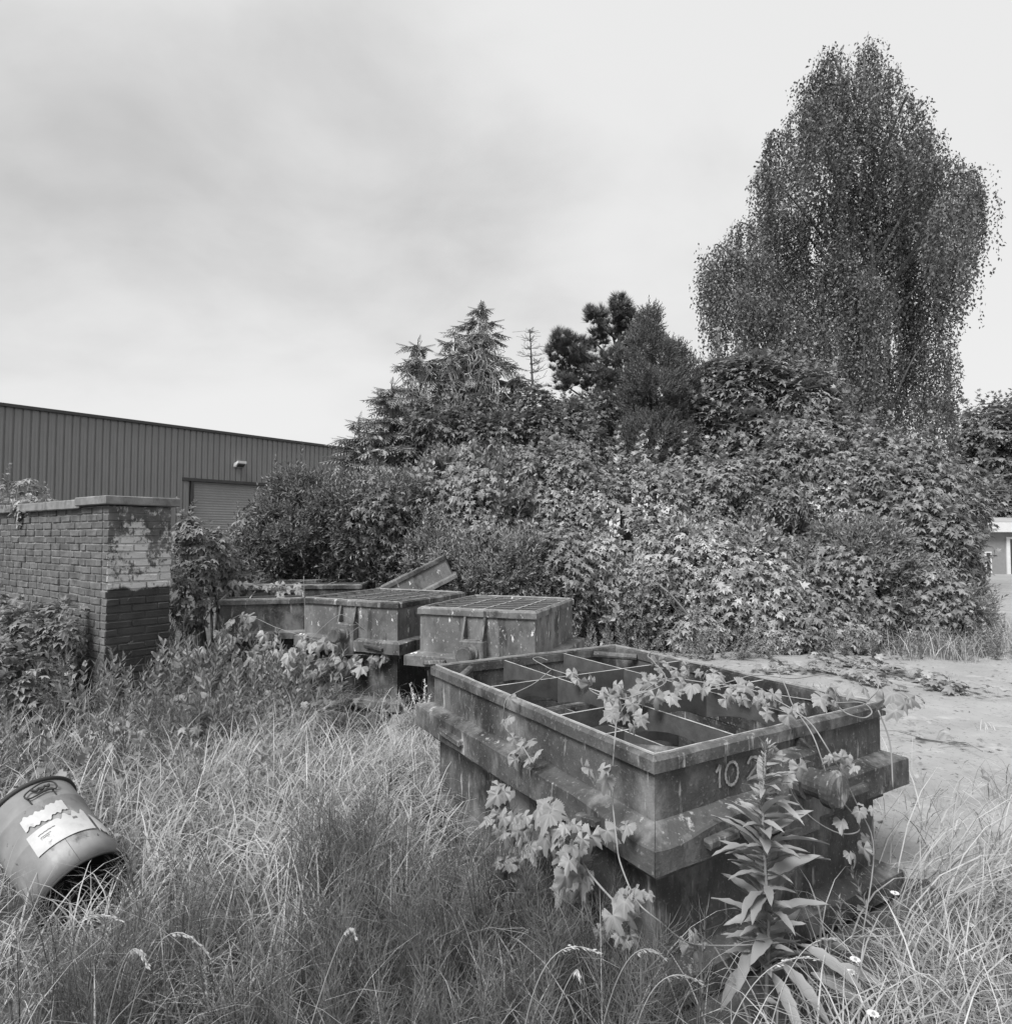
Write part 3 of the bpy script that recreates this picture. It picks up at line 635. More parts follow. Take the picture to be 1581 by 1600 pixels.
# ------------------------------------------------------------------ drum
def drum():
    C1 = aty(133, 1392, 2.67); az_, el_ = 2.599, .416; up = np.array([0, 0, 1.])
    ax = np.array([math.cos(el_) * math.cos(az_), math.cos(el_) * math.sin(az_), math.sin(el_)])      # open end -> closed end, raised on the tussock
    r, L, q_ = .171, .518, 1.295
    u = up - ax * up.dot(ax); u /= np.linalg.norm(u); v = np.cross(ax, u)
    # rotation: local z = ax
    Mx = Matrix(((v[0], u[0], ax[0], C1[0]), (v[1], u[1], ax[1], C1[1]), (v[2], u[2], ax[2], C1[2]), (0, 0, 0, 1)))
    if Mx.to_3x3().determinant() < 0: Mx = Matrix(((-v[0], u[0], ax[0], C1[0]), (-v[1], u[1], ax[1], C1[1]), (-v[2], u[2], ax[2], C1[2]), (0, 0, 0, 1)))
    root = empty('steel_drum'); root.matrix_world = Mx; root.location = Mx.to_translation(); root.rotation_euler = Mx.to_euler()
    tag(root, 'grey open steel drum with torn white labels lying tipped in the grass', 'drum')
    def lathe(prof, k=56):
        g = G(); a = np.linspace(0, 2 * math.pi, k, endpoint=False); V = np.array([[q[0] * math.cos(t), q[0] * math.sin(t), q[1]] for q in prof for t in a]); T = []
        for i in range(len(prof) - 1):
            for j in range(k): p, s = i * k + j, i * k + (j + 1) % k; T += [[p, s, s + k], [p, s + k, p + k]]
        return g.add(V, T)
    dent = lambda g: g
    g = lathe([(r - .004, .004), (r, .0), (r, .10), (r, .225), (r + .004, .232), (r + .004, .238), (r, .245), (r, .385), (r + .004, .392), (r + .004, .400), (r, .407), (r - .001, L - .004)]); body = obj('body', g.mesh('body', M['drum_paint'], smooth=True), root)
    g = lathe([(r - .006, .005), (r - .006, L - .02), (.001, L - .02)]); obj('inside', g.mesh('inside', M['drum_dark'], smooth=True), root)
    g = lathe([(r - .006, .0), (r - .002, -.006), (r + .003, -.004), (r + .004, .004), (r, .007)]); obj('open_rim', g.mesh('open_rim', M['drum_dark'], smooth=True), root)
    g = lathe([(r - .002, L - .012), (r + .008, L - .010), (r + .011, L), (r + .006, L + .008), (r - .012, L + .006), (r - .014, L - .01), (.001, L - .012)]); obj('end_rim', g.mesh('end_rim', M['drum_dark'], smooth=True), root)
    # point on surface by angle around (0 = local +y/up, positive clockwise seen from outside) and z
    def S(th, z, o=.0012): t = math.pi / 2 + th; return np.array([(r + o) * math.cos(t), (r + o) * math.sin(t), z * q_])
    def patch(nm, poly_fn, m, o, n=18):
        """polygons given as rows (z0(th), z1(th)) over an angle range"""
        (t0, t1, f0, f1) = poly_fn; g = G(); V = []
        for i in range(n + 1):
            th = t0 + (t1 - t0) * i / n; V += [S(th, f0(th, i / n), o), S(th, f1(th, i / n), o)]
        T = []
        for i in range(n): T += [[2 * i, 2 * i + 1, 2 * i + 3], [2 * i, 2 * i + 3, 2 * i + 2]]
        g.add(V, T); return obj(nm, g.mesh(nm, m, smooth=True), root)
    # find which angular sign is screen-left
    pr = lambda p: (Mx @ Vector(p))
    sg = 1 if pr(S(.4, .2)).x < pr(S(-.4, .2)).x else -1
    jag = lambda a, k: (lambda th, t: a + k * (math.sin(t * 23) * .4 + math.sin(t * 51 + 1) * .3 + math.sin(t * 9) * .5))
    patch('label', (sg * -.42, sg * .86, lambda th, t: .115, lambda th, t: .205 + (.012 if t < .5 else 0) * math.sin(t * 40)), M['paper'], .0052, 30)
    patch('label', (sg * -.12, sg * .80, jag(.222, .012), jag(.272, .010)), M['paper'], .0050, 40)
    patch('label', (sg * -.95, sg * -.50, jag(.10, .016), lambda th, t: .135 + .055 * t), M['paper'], .0048, 20)
    # print on the label: a few short lines and a blotch
    for (ta, tb, z, w_) in ((.30, .66, .178, .004), (.42, .64, .166, .003), (.46, .60, .160, .003), (-.18, -.08, .176, .012)):
        patch('print', (sg * ta, sg * tb, lambda th, t: z + .001 * math.sin(t * 60), lambda th, t: z + w_ * (.5 + .5 * abs(math.sin(t * 31)))), M['ink'], .0060, 14)
    # vertical seam
    patch('seam', (sg * .28, sg * .287, lambda th, t: .008, lambda th, t: .28), M['drum_dark'], .0009, 2)
    # wire handle at the far end
    g = G(); hp = []
    for t, z, o in ((-.16, .335, .004), (-.20, .345, .012), (-.14, .368, .014), (.10, .372, .014), (.42, .356, .014), (.46, .340, .012), (.36, .330, .010), (.05, .336, .010), (-.12, .332, .010)): hp.append(S(sg * t, z, o))
    tube(g, smooth_path(hp, 5), .0035, 6); obj('wire_handle', g.mesh('wire_handle', M['drum_dark'], smooth=True), root)
    g = G(); hp = [S(sg * t, z, .012) for t, z in ((.30, .362), (.22, .347), (.16, .356), (.10, .345), (.03, .357), (-.03, .349), (-.06, .36))]; tube(g, smooth_path(hp, 4), .005, 6); obj('handle_grip', g.mesh('handle_grip', M['drum_dark'], smooth=True), root)
    for t in (.43, -.1): 
        g = G(); tube(g, [S(sg * t, .335, .003), S(sg * t, .318, .004), S(sg * t * .98, .306, .003)], .003, 5); obj('handle_lug', g.mesh('handle_lug', M['drum_dark']), root)
    return root
drum()
# ================================================================== SHRUBS
def blob_points(blobs, n, shell=(.93, 1.05), zmin=.05, lump=.14, ls=1.6):
    """points on a lumpy union of ellipsoids [(centre, radii)]; returns positions and outward normals"""
    C = np.array([b[0] for b in blobs], float); Rr = np.array([b[1] for b in blobs], float)
    area = (Rr[:, 0] * Rr[:, 1] + Rr[:, 0] * Rr[:, 2] + Rr[:, 1] * Rr[:, 2]); k = rng.choice(len(blobs), n * 3, p=area / area.sum())
    d = unit(n * 3); d[:, 1] = np.where(rng.random(n * 3) < .86, -np.abs(d[:, 1]), d[:, 1])        # most of them on the side towards the yard
    P0 = C[k] + d * Rr[k]; lm = 1 + lump * wob(P0, ls) + .5 * lump * wob(P0, ls * 2.7); sh = U(*shell, n * 3)
    P = C[k] + d * Rr[k] * (lm * sh)[:, None]; N = d / Rr[k]; N /= np.linalg.norm(N, axis=1, keepdims=True)
    ok = P[:, 2] > zmin
    for i in range(len(blobs)):
        q = (((P - C[i]) / Rr[i]) ** 2).sum(1); ok &= ~((q < .72 * sh ** 2) & (k != i))
    idx = np.nonzero(ok)[0][:n]; return P[idx], N[idx]
def stems(root, base, ends, m, r0=.02, name='stem'):
    g = G(); b = np.array(base, float)
    for e in ends:
        e = np.array(e, float); mid = b + (e - b) * .5 + np.array([*(rng.normal(0, .12, 2)), .1]); tube(g, smooth_path([b + np.array([*(rng.normal(0, .08, 2)), -.1]), mid, e], 4), np.linspace(r0, r0 * .3, 9), 5)
    g.obj(name, m, root)
SHOOT_P = shoot(9, 1., .42, LANCE2, 62); SHOOT_O = shoot(8, 1., .42, OVAL2, 65); SHOOT_F = shoot(11, 1., .30, LANCE2, 45, .6)
SHOOT_L = shoot(9, 1., .26, LOBED2, 75); SHOOT_R = shoot(16, 1., .2, LANCE2, 55)
def shrub(name, label, cat, blobs, kind, n, size, m, group=None, lump=.2, inner=.26, dark=None):
    blobs = [(np.array(c, float), np.array(r, float)) for c, r in blobs]
    c0 = np.mean([b[0] for b in blobs], axis=0); root = empty(name, (c0[0], c0[1], 0)); tag(root, label, cat, group)
    big = list(blobs)
    for c, r in big:
        for _ in range(7):
            d = unit(1)[0]; d[1] = -abs(d[1]); d[2] = d[2] * .7 + .25; q = c + d * r * .9; k_ = rng.uniform(.16, .36)
            if q[2] > .25: blobs.append((q, np.full(3, k_ * r.mean()) * [1.1, 1, .9]))
    g = G()
    for sh, frac in (((.90, 1.06), 1.), ((.66, .86), inner)):
        P, N = blob_points(blobs, int(n * frac), sh, lump=lump); k = len(P); rnd = unit(k); up = np.array([0, 0, 1.])
        keep = rng.random(k) < np.clip(.62 + 1.5 * (wob(P, 2.1) + .45), .12, 1.); P, N, rnd = P[keep], N[keep], rnd[keep]; k = len(P)
        mixed = wob(P + 4.2, 1.3) > (.42 if kind == 'privet' else .2) if kind in ('privet', 'oval') else np.full(k, kind in ('hop', 'maple'))
        Ph, Nh, rh_ = P[mixed], N[mixed], rnd[mixed]; kh = len(Ph)
        if kh:
            ls = size if kind in ('hop', 'maple') else .105
            if kind == 'maple': tip = Nh * .8 + np.array([0, 0, -.45]) + rh_ * .4; nrm = up * 1.0 + Nh * .35 + unit(kh) * .3
            else: tip = Nh * .55 + np.array([0, 0, -.75]) + rh_ * .5; nrm = Nh * .8 + up * .75 + unit(kh) * .5
            reps = 1 if kind in ('hop', 'maple') else 4
            for _ in range(reps): scatter(g, LOBED2, Ph + (rng.normal(0, .09, Ph.shape) if reps > 1 else 0), tip + unit(kh) * .2, nrm, ls * U(.45, 1.3, kh))
        Ps, Ns, rs_ = P[~mixed], N[~mixed], rnd[~mixed]; ks = len(Ps)
        if ks:
            tm = {'privet': SHOOT_P, 'oval': SHOOT_O, 'feather': SHOOT_F}[kind]
            tip = Ns * .8 + up * .55 + rs_ * .6; scatter(g, tm, Ps - tip * size * .45, tip, unit(ks), size * U(.5, 1.35, ks))
    # ragged shoots reaching out of the outline
    ns_ = int(n * .012) + 10; P, N = blob_points(blobs, ns_, (.95, 1.0), lump=lump); k = len(P); tip = N * .5 + np.array([0, 0, .9]) + unit(k) * .5; Ls = U(.25, .6, k) * (1 if size > .1 else .5)
    tm = SHOOT_L if kind in ('hop', 'maple') else SHOOT_R; scatter(g, tm, P, tip, unit(k), Ls)
    g.obj('foliage', m, root)
    ends = []
    for c, r in big:
        for _ in range(4): d = unit(1)[0]; d[2] = abs(d[2]); ends.append(c + d * r * .85)
    stems(root, (c0[0], c0[1], 0), ends, M['twig'])
    return root
def pxb(px, py, Y, rw, rh, rd=None):
    """ellipsoid whose centre is seen at a pixel at distance Y; radii given in pixels across and up, metres deep"""
    s = Y / F; return (aty(px, py, Y), (rw * s, rd if rd else rw * s, rh * s))
HG = 'overgrown bushes along the yard edge'
shrub('hop_covered_bush', 'big rounded bush wholly covered in shingled hop leaves at the yard end', 'bush',
      [pxb(1385, 880, 11.2, 112, 180, 1.3), pxb(1290, 850, 11.6, 150, 172, 1.4), pxb(1195, 850, 11.8, 130, 145, 1.3), pxb(1470, 915, 11.3, 42, 105, .6), pxb(1425, 765, 11.6, 55, 60, .7)], 'hop', 22000, .118, M['hop_leaf'], HG)
shrub('hop_covered_bush', 'lower hop-leaved bush filling the middle below the pine and cypress', 'bush',
      [pxb(1080, 850, 11.3, 110, 125, 1.2), pxb(980, 850, 11.2, 110, 120, 1.2), pxb(880, 820, 11.4, 95, 122, 1.1)], 'hop', 14000, .108, M['hop_leaf'], HG)
shrub('mixed_bush', 'mixed leafy bush of upright sprays behind the tipped flask', 'bush',
      [pxb(770, 830, 11.3, 110, 110, 1.2), pxb(690, 815, 11.4, 90, 95, 1.0)], 'oval', 3800, .28, M['hop_leaf'], HG)
shrub('privet_bush', 'dense small-leaved bush in front of the shed end wall', 'bush',
      [pxb(505, 850, 10.8, 85, 108, 1.1), pxb(590, 845, 10.8, 110, 105, 1.2), pxb(430, 880, 10.6, 75, 80, .9), pxb(640, 880, 10.4, 80, 80, .9)], 'privet', 7200, .22, M['privet_leaf'], HG, lump=.2)
shrub('privet_bush', 'bright narrow-leaved bush right behind the spotted flask with the bar grid', 'bush',
      [pxb(790, 905, 9.6, 105, 60, .8), pxb(880, 920, 9.6, 60, 80, .7), pxb(700, 890, 9.9, 70, 55, .7)], 'privet', 5000, .20, M['hop_leaf'], HG, lump=.2)
shrub('oval_leaved_bush', 'bush of rounded leaves with pale blossom spots at the middle of the hedge', 'bush',
      [pxb(985, 960, 9.6, 75, 70, .7), pxb(1060, 925, 9.8, 60, 95, .6), pxb(1140, 950, 9.6, 90, 80, .8), pxb(1180, 890, 10., 45, 70, .5)], 'oval', 4300, .22, M['hop_leaf'], HG, lump=.22)
shrub('narrow_leaved_bush', 'darker narrow-leaved bush at the foot of the hop-covered mound', 'bush',
      [pxb(1420, 965, 9.6, 70, 65, .7), pxb(1345, 925, 9.7, 60, 105, .6), pxb(1250, 970, 9.5, 75, 60, .7), pxb(1290, 900, 10., 40, 75, .5)], 'privet', 5100, .22, M['privet_leaf'], HG, lump=.22)
shrub('feathery_bush', 'thin feathery shrub closing the hedge beside the far yard', 'bush',
      [pxb(1490, 970, 10.2, 36, 60, .4), pxb(1525, 960, 10.4, 14, 48, .25)], 'feather', 1000, .24, M['privet_leaf'], HG, lump=.3)
shrub('hop_climber', 'loose hop climber with bright leaves scrambling over the middle bushes', 'climber',
      [pxb(1130, 885, 9.2, 34, 34, .2), pxb(1010, 905, 9.1, 40, 26, .2), pxb(935, 880, 9.2, 32, 40, .2), pxb(1090, 985, 8.9, 50, 30, .2), pxb(1215, 1000, 8.8, 45, 24, .2), pxb(1330, 1000, 8.8, 38, 30, .2), pxb(1050, 850, 9.5, 40, 25, .2)], 'hop', 2000, .10, M['hop_leaf'])
shrub('hop_curtain', 'dark curtain of hop leaves hanging beside the whitewashed pier', 'climber',
      [pxb(300, 850, 6.9, 24, 45, .22), pxb(330, 868, 7.3, 30, 36, .25), pxb(305, 930, 6.7, 36, 60, .25), pxb(360, 905, 7.6, 30, 30, .3)], 'hop', 1900, .085, M['weed_leaf'])
shrub('climber_on_wall', 'leafy climber spilling along the far top of the brick wall', 'climber',
      [pxb(20, 790, 7.4, 55, 38, .35), pxb(75, 800, 6.9, 32, 22, .25), pxb(-60, 790, 8.2, 60, 50, .4)], 'hop', 1500, .09, M['hop_leaf'])
shrub('bramble_bush', 'bramble bush with small white blossoms against the brick wall', 'bush',
      [pxb(60, 1010, 5.6, 70, 60, .35), pxb(-10, 1000, 6.0, 60, 70, .4), pxb(100, 985, 5.5, 30, 45, .2), pxb(30, 1080, 5.2, 70, 60, .4)], 'maple', 1900, .085, M['weed_leaf'])

def blossoms():
    g = G(); root = [o for o in col.objects if o.name.startswith('oval_leaved_bush')][0]
    for px, py in [(1100 + rng.normal(0, 22), 885 + rng.normal(0, 22)) for _ in range(14)] + [(1050 + rng.normal(0, 60), 910 + rng.normal(0, 30)) for _ in range(14)]:
        c = aty(px, py, 8.95 + rng.uniform(-.1, .25)); n = 26; scatter(g, SMALL, c + rng.normal(0, .035, (n, 3)) * [1, 1, .5], unit(n), np.array([0, -.5, 1.]) + unit(n) * .5, U(.02, .035, n))
    g.obj('blossom', M['pale_flower'], root)['kind'] = 'stuff'
blossoms()
# ================================================================== TREES
def spruce(label, apex, zb, spread, levels, dens, droop=.35, lean=0., seed=0, vines=0, m='spruce_needle', name='spruce_tree', group='conifers behind the hedge'):
    ax, ay, az = apex; root = empty(name, (ax, ay, 0)); tag(root, label, 'tree', group)
    g = G(); tube(g, [(ax - lean, ay, -.1), (ax - lean * .6, ay, az * .5), (ax, ay, az)], [.14, .08, .012], 7); g.obj('trunk', M['bark'], root)
    B = G(); N = G(); P = []; Tp = []; Sz = []
    for i in range(levels):
        t = (i + .3) / levels; z = az - (az - zb) * t + rng.normal(0, .05); L = spread * (.07 + .93 * t ** .7); k = 5 + int(3 * t + rng.random())
        for j in range(k):
            a = j * 2 * math.pi / k + i * .9 + rng.normal(0, .45); Lb = L * rng.choice([rng.uniform(.35, .8), rng.uniform(.75, 1.3)]); x0 = ax - lean * (1 - z / az)
            s = np.linspace(0, 1, 6); pts = np.stack([x0 + math.cos(a) * Lb * s, ay + math.sin(a) * Lb * s, z + Lb * (-droop * s + .24 * s ** 2.6) + .02], -1)
            tube(B, pts, np.linspace(.018 * (.4 + t), .004, 6), 4, False)
            m_ = max(6, int(2.3 * dens * Lb))
            for q in range(m_):
                u = rng.uniform(.15, 1.); p = np.array([np.interp(u, s, pts[:, c]) for c in range(3)]); dr = np.array([math.cos(a), math.sin(a), -.25]) + rng.normal(0, .55, 3) * [1, 1, .5]; dr[2] -= .15 + .5 * (1 - u)
                P.append(p); Tp.append(dr); Sz.append(rng.uniform(.26, .56) * (.6 + .4 * t))
            P.append(pts[-1]); Tp.append(np.array([math.cos(a), math.sin(a), .1])); Sz.append(.2)
    for q in range(5): P.append(np.array([ax, ay, az - .12 * q])); Tp.append(np.array([rng.normal(0, .5), rng.normal(0, .5), 1.])); Sz.append(.17)
    P, Tp, Sz = map(np.array, (P, Tp, Sz)); scatter(N, FROND, P, Tp, np.array([0, 0, 1.]) + unit(len(P)) * .4, Sz)
    B.obj('branches', M['bark'], root)['kind'] = 'stuff'; N.obj('needles', M[m], root)
    if vines:
        V = G()
        for q in range(vines):
            a = rng.uniform(0, 6.28); z = rng.uniform(zb + .3 * (az - zb), az - .2); t = (az - z) / (az - zb); r = spread * t * rng.uniform(.4, .95); p = np.array([ax + r * math.cos(a), ay - abs(r * math.sin(a)) - .1, z]); pts = [p]
            for _ in range(5): p = p + np.array([rng.normal(0, .10), rng.normal(-.03, .06), rng.uniform(-.28, -.02)]); pts.append(p)
            tube(V, smooth_path(pts, 3), .007, 3, False)
        V.obj('dry_climber', M['pale_bark'], root)
    return root
def make_frond():
    g = G(); pos = []; tip = []; sz = []
    for i in range(5):
        t = i / 5.
        for sx in (-1, 1):
            pos.append([0, t, 0]); tip.append([sx * .8, .75, -.12]); sz.append(.46 * (1 - .55 * t))
        pos.append([0, t, 0]); tip.append([0, 1, .25]); sz.append(.34)
    bl = (np.array([[0, 0, 0], [.14, .35, .05], [0, 1, -.12], [-.14, .35, .05], [0, .35, -.10]]), [[0, 1, 2], [0, 2, 3]])
    scatter(g, bl, np.array(pos, float), np.array(tip, float), np.tile([0, 0, 1.], (len(pos), 1)), np.array(sz)); return g.arr()
FROND = make_frond()
def zat(py, Y): return aty(790, py, Y)[2]
def ap(px, py, Y): return tuple(aty(px, py, Y))
spruce('tallest spruce with a pointed ragged top, laced with dry climber strands', ap(752, 478, 13.5), 1.6, 1.9, 18, 13, lean=.3, vines=220)
spruce('spruce with a drooping leader beside the tallest one, climber over its crown', ap(711, 527, 13.2), 1.6, 1.7, 15, 13, vines=220)
spruce('small-topped spruce leaning left of the two taller spruces', ap(653, 534, 13.), 1.6, 1.6, 15, 13, lean=-.25, vines=240)
spruce('low broad dark spruce above the end of the shed', ap(612, 600, 12.2), 1.2, 1.3, 12, 24, droop=.5)
spruce('outermost small spruce reaching over the shed corner', ap(560, 655, 12.6), 1.2, 1.2, 10, 18, droop=.2, lean=-.2)
spruce('spreading spruce with long level boughs under the bare dead conifer', ap(800, 590, 13.4), 1.2, 1.5, 12, 16, droop=.15)
def dead_conifer():
    ax, ay, az = ap(828, 514, 13.2); root = empty('dead_conifer', (ax, ay, 0)); tag(root, 'bare dead conifer with thin leafless branches between spruce and pine', 'tree', 'conifers behind the hedge')
    g = G(); tube(g, [(ax + .05, ay, -.1), (ax + .1, ay, az * .6), (ax, ay, az)], [.09, .05, .008], 6); g.obj('trunk', M['bark'], root); B = G()
    for i in range(17):
        z = az - .06 - i * .17; L = .15 + .052 * i
        for j in range(5):
            a = rng.uniform(0, 6.28); l = L * rng.uniform(.5, 1.2); e = np.array([ax + l * math.cos(a), ay + l * math.sin(a), z + l * .25]); s = np.array([ax, ay, z]); tube(B, [s, (s + e) / 2 + [0, 0, -.03], e], [.009, .007, .003], 3, False)
            for u in (.3, .45, .62, .8): p = s + (e - s) * u; q = p + np.array([rng.normal(0, .09), rng.normal(0, .09), rng.uniform(-.02, .10)]); tube(B, [p, (p + q) / 2, q], .004, 3, False)
    B.obj('branches', M['bark'], root)['kind'] = 'stuff'
dead_conifer()
def tuft(n=26):
    d = unit(n); d[:, 1] = np.abs(d[:, 1]) * 1.2 + .15; d /= np.linalg.norm(d, axis=1, keepdims=True); V = []; T = []
    for i in range(n):
        s = np.cross(d[i], [.3, .5, .8]); s = s / np.linalg.norm(s) * .045; V += [s, -s, d[i]]; T.append([3 * i, 3 * i + 1, 3 * i + 2])
    return np.array(V), np.array(T)
TUFT = tuft()
def pine():
    Y = 13.6; root = empty('pine_tree', (aty(965, 800, Y)[0], Y, 0)); tag(root, 'open-crowned pine with dark needle clusters beside the column cypress', 'tree', 'conifers behind the hedge')
    x0 = root.location.x; g = G(); tp = aty(968, 470, Y); tube(g, smooth_path([(x0 + .2, Y, -.1), aty(975, 700, Y), aty(968, 580, Y), tp], 5), np.linspace(.16, .02, 16), 7); g.obj('trunk', M['bark'], root)
    cl = [(968, 482, 18, 20), (985, 505, 22, 18), (935, 495, 20, 13), (925, 490, 10, 10), (955, 515, 22, 14), (930, 535, 24, 13), (880, 530, 20, 14), (870, 550, 18, 16), (895, 545, 24, 16), (890, 575, 34, 22), (925, 590, 34, 20), (880, 600, 22, 12), (960, 560, 26, 16), (950, 600, 30, 20), (985, 545, 20, 18), (910, 560, 25, 14), (1000, 600, 25, 20), (940, 640, 60, 25), (900, 650, 50, 20), (975, 660, 40, 40), (930, 690, 60, 30), (1005, 520, 14, 18), (870, 660, 40, 22), (880, 700, 50, 30)]
    N = G(); B = G(); P = []
    for (px, py, rw, rh) in cl:
        dy = rng.normal(0, .45); c = aty(px, py, Y + dy); s = (Y + dy) / F; n = int(rw * rh / 9) + 18; d = unit(n) * (U(.3, 1, n) ** .5)[:, None]; P.append(c + d * [rw * s, rw * s * 1.1, rh * s])
        b0 = np.array([x0, Y, c[2] - .35 - .25 * abs(c[0] - x0)]); tube(B, smooth_path([b0, (b0 + c) / 2 + [0, 0, -.05], c], 4), np.linspace(.04, .012, 9), 5)
        for e in P[-1][:6]: tube(B, [c, (c + e) / 2, e], .008, 3, False)
    P = np.concatenate(P); up = np.array([0, -.2, .9]); scatter(N, TUFT, P, up + unit(len(P)) * .55, unit(len(P)), U(.13, .21, len(P)))
    B.obj('branches', M['bark'], root)['kind'] = 'stuff'; N.obj('needles', M['pine_needle'], root)
pine()
SHOOT_C = shoot(9, 1., .36, LANCE2, 42, .9)
def column_tree(name, label, cols, Y, m, n, size, group='conifers behind the hedge'):
    px0 = cols[0][0]; base = aty(px0, 838, Y); root = empty(name, (base[0], Y, 0)); tag(root, label, 'tree', group); g = G()
    top = aty(px0, cols[0][1], Y); t = G(); tube(t, [(base[0], Y, -.1), (base[0], Y, top[2] * .5), (base[0], Y, top[2] * .9)], [.13, .08, .02], 7); t.obj('trunk', M['bark'], root)
    for (px, ytop, ybot, w, k) in cols:
        c = int(n * k); u = U(0, 1, c); py = ytop + (ybot - ytop) * u; prof = np.minimum(1, (u * 2.4 + .02) ** .55) * (1 - .25 * np.clip(u - .6, 0, 1)); a = U(0, 6.283, c); rr = w * prof * (.75 + .3 * U(0, 1, c)) * Y / F
        C = np.array([aty(px, q, Y) for q in py]); lm = 1 + .22 * wob(np.stack([np.cos(a) * 2, np.sin(a) * 2, C[:, 2] * 1.7], -1), 1.6); P = C + np.stack([np.cos(a) * rr * lm, np.sin(a) * rr * lm, np.zeros(c)], -1)
        tip = np.stack([np.cos(a) * .6, np.sin(a) * .6, np.full(c, .85)], -1) + unit(c) * .4; scatter(g, SHOOT_C, P - tip * size * .4, tip, unit(c), size * U(.6, 1.25, c))
    g.obj('foliage', m, root); return root
def lump_tree(name, label, blobs, n, size, m, group='conifers behind the hedge'):
    b = [(np.array(c), np.array(r)) for c, r in blobs]; x0, y0 = b[-1][0][0], b[-1][0][1]; root = empty(name, (x0, y0, 0)); tag(root, label, 'tree', group); t = G(); tube(t, [(x0, y0, -.1), (x0, y0, b[0][0][2] * .5), (b[0][0][0], y0, b[0][0][2])], [.13, .08, .02], 7); t.obj('trunk', M['bark'], root); g = G()
    for sh, fr in (((.8, 1.12), 1.), ((.5, .8), .5)):
        P, N = blob_points(b, int(n * fr), sh, lump=.3, ls=2.6); k = len(P); tip = N * .8 + np.array([0, 0, .7]) + unit(k) * .5; scatter(g, SHOOT_C, P - tip * size * .4, tip, unit(k), size * U(.5, 1.35, k))
    g.obj('foliage', m, root)
lump_tree('cypress_tree', 'tall dense column cypress, pointed top, beside the pine', [pxb(1014, 505, 12.6, 16, 30), pxb(1008, 540, 12.6, 26, 34), pxb(1032, 560, 12.5, 24, 40), pxb(998, 585, 12.6, 24, 36), pxb(1022, 615, 12.4, 40, 44), pxb(990, 640, 12.5, 24, 50), pxb(1048, 650, 12.5, 28, 60), pxb(1018, 690, 12.4, 52, 60)], 4200, .19, M['cypress'])
lump_tree('cypress_tree', 'shorter rounded cypress tucked between the column cypress and the maple', [pxb(1055, 560, 12.9, 14, 26), pxb(1066, 600, 12.9, 24, 40), pxb(1085, 660, 12.9, 28, 60), pxb(1062, 700, 12.9, 34, 60)], 2600, .18, M['cypress'])
def maple(name, label, blobs, n, size, m, group='trees behind the hedge'):
    b = [(np.array(c), np.array(r)) for c, r in blobs]; c0 = np.mean([x[0] for x in b], axis=0); root = empty(name, (c0[0], c0[1], 0)); tag(root, label, 'tree', group)
    g = G(); tube(g, [(c0[0], c0[1], -.1), (c0[0] + .05, c0[1], c0[2] * .5), (c0[0], c0[1], c0[2] + .3)], [.16, .12, .05], 8)
    for c, r in b: tube(g, smooth_path([(c0[0], c0[1], c0[2] * .45), (c0 + c) / 2, c + [0, 0, r[2] * .5]], 4), np.linspace(.08, .015, 9), 5)
    g.obj('trunk', M['bark'], root); f = G()
    for (sh, fr) in (((.85, 1.08), 1), ((.5, .82), .6)):
        P, N = blob_points(b, int(n * fr), sh, lump=.25, ls=2.4); k = len(P); scatter(f, LOBED2, P, N * .8 + np.array([0, 0, -.5]) + unit(k) * .45, np.array([0, 0, 1.]) + N * .3 + unit(k) * .35, size * U(.6, 1.25, k))
    P, N = blob_points(b, int(n * .02) + 20, (.95, 1.0), lump=.25, ls=2.4); k = len(P); scatter(f, SHOOT_L, P, N * .6 + np.array([0, 0, .7]) + unit(k) * .5, unit(k), size * U(2., 4., k))
    f.obj('crown', m, root); return root
maple('maple_tree', 'young maple with layered lobed leaves in front of the birch', [pxb(1165, 625, 12.8, 62, 55, .8), pxb(1235, 640, 12.6, 58, 50, .8), pxb(1120, 610, 13.2, 40, 45, .6), pxb(1200, 690, 12.6, 80, 50, .9), pxb(1115, 690, 12.9, 50, 60, .7), pxb(1290, 690, 12.8, 50, 40, .7)], 5200, .17, M['maple_leaf'])
maple('broadleaf_tree', 'rounded broadleaf tree far beyond the bungalow, above the cables', [pxb(1545, 705, 34, 60, 68, 2.2), pxb(1610, 700, 34, 70, 75, 2.4), pxb(1500, 745, 34, 35, 45, 1.5), pxb(1570, 770, 33, 80, 42, 2)], 6500, .36, M['far_leaf'], 'trees beyond the bungalow')
maple('broadleaf_tree', 'dark low tree mass just behind the bungalow roof', [pxb(1540, 790, 31, 45, 30, 1.4), pxb(1620, 785, 31, 60, 38, 1.6)], 3500, .25, M['birch_leaf'], 'trees beyond the bungalow')
maple('broadleaf_tree', 'leafy tree filling the gap between dead conifer and pine', [pxb(850, 690, 12.4, 60, 45, .8), pxb(775, 690, 12.3, 60, 40, .8), pxb(910, 700, 12.2, 45, 35, .7), pxb(838, 645, 12.7, 36, 40, .6), pxb(905, 665, 12.8, 45, 32, .7), pxb(690, 680, 12.4, 60, 40, .8)], 4200, .12, M['maple_leaf'])
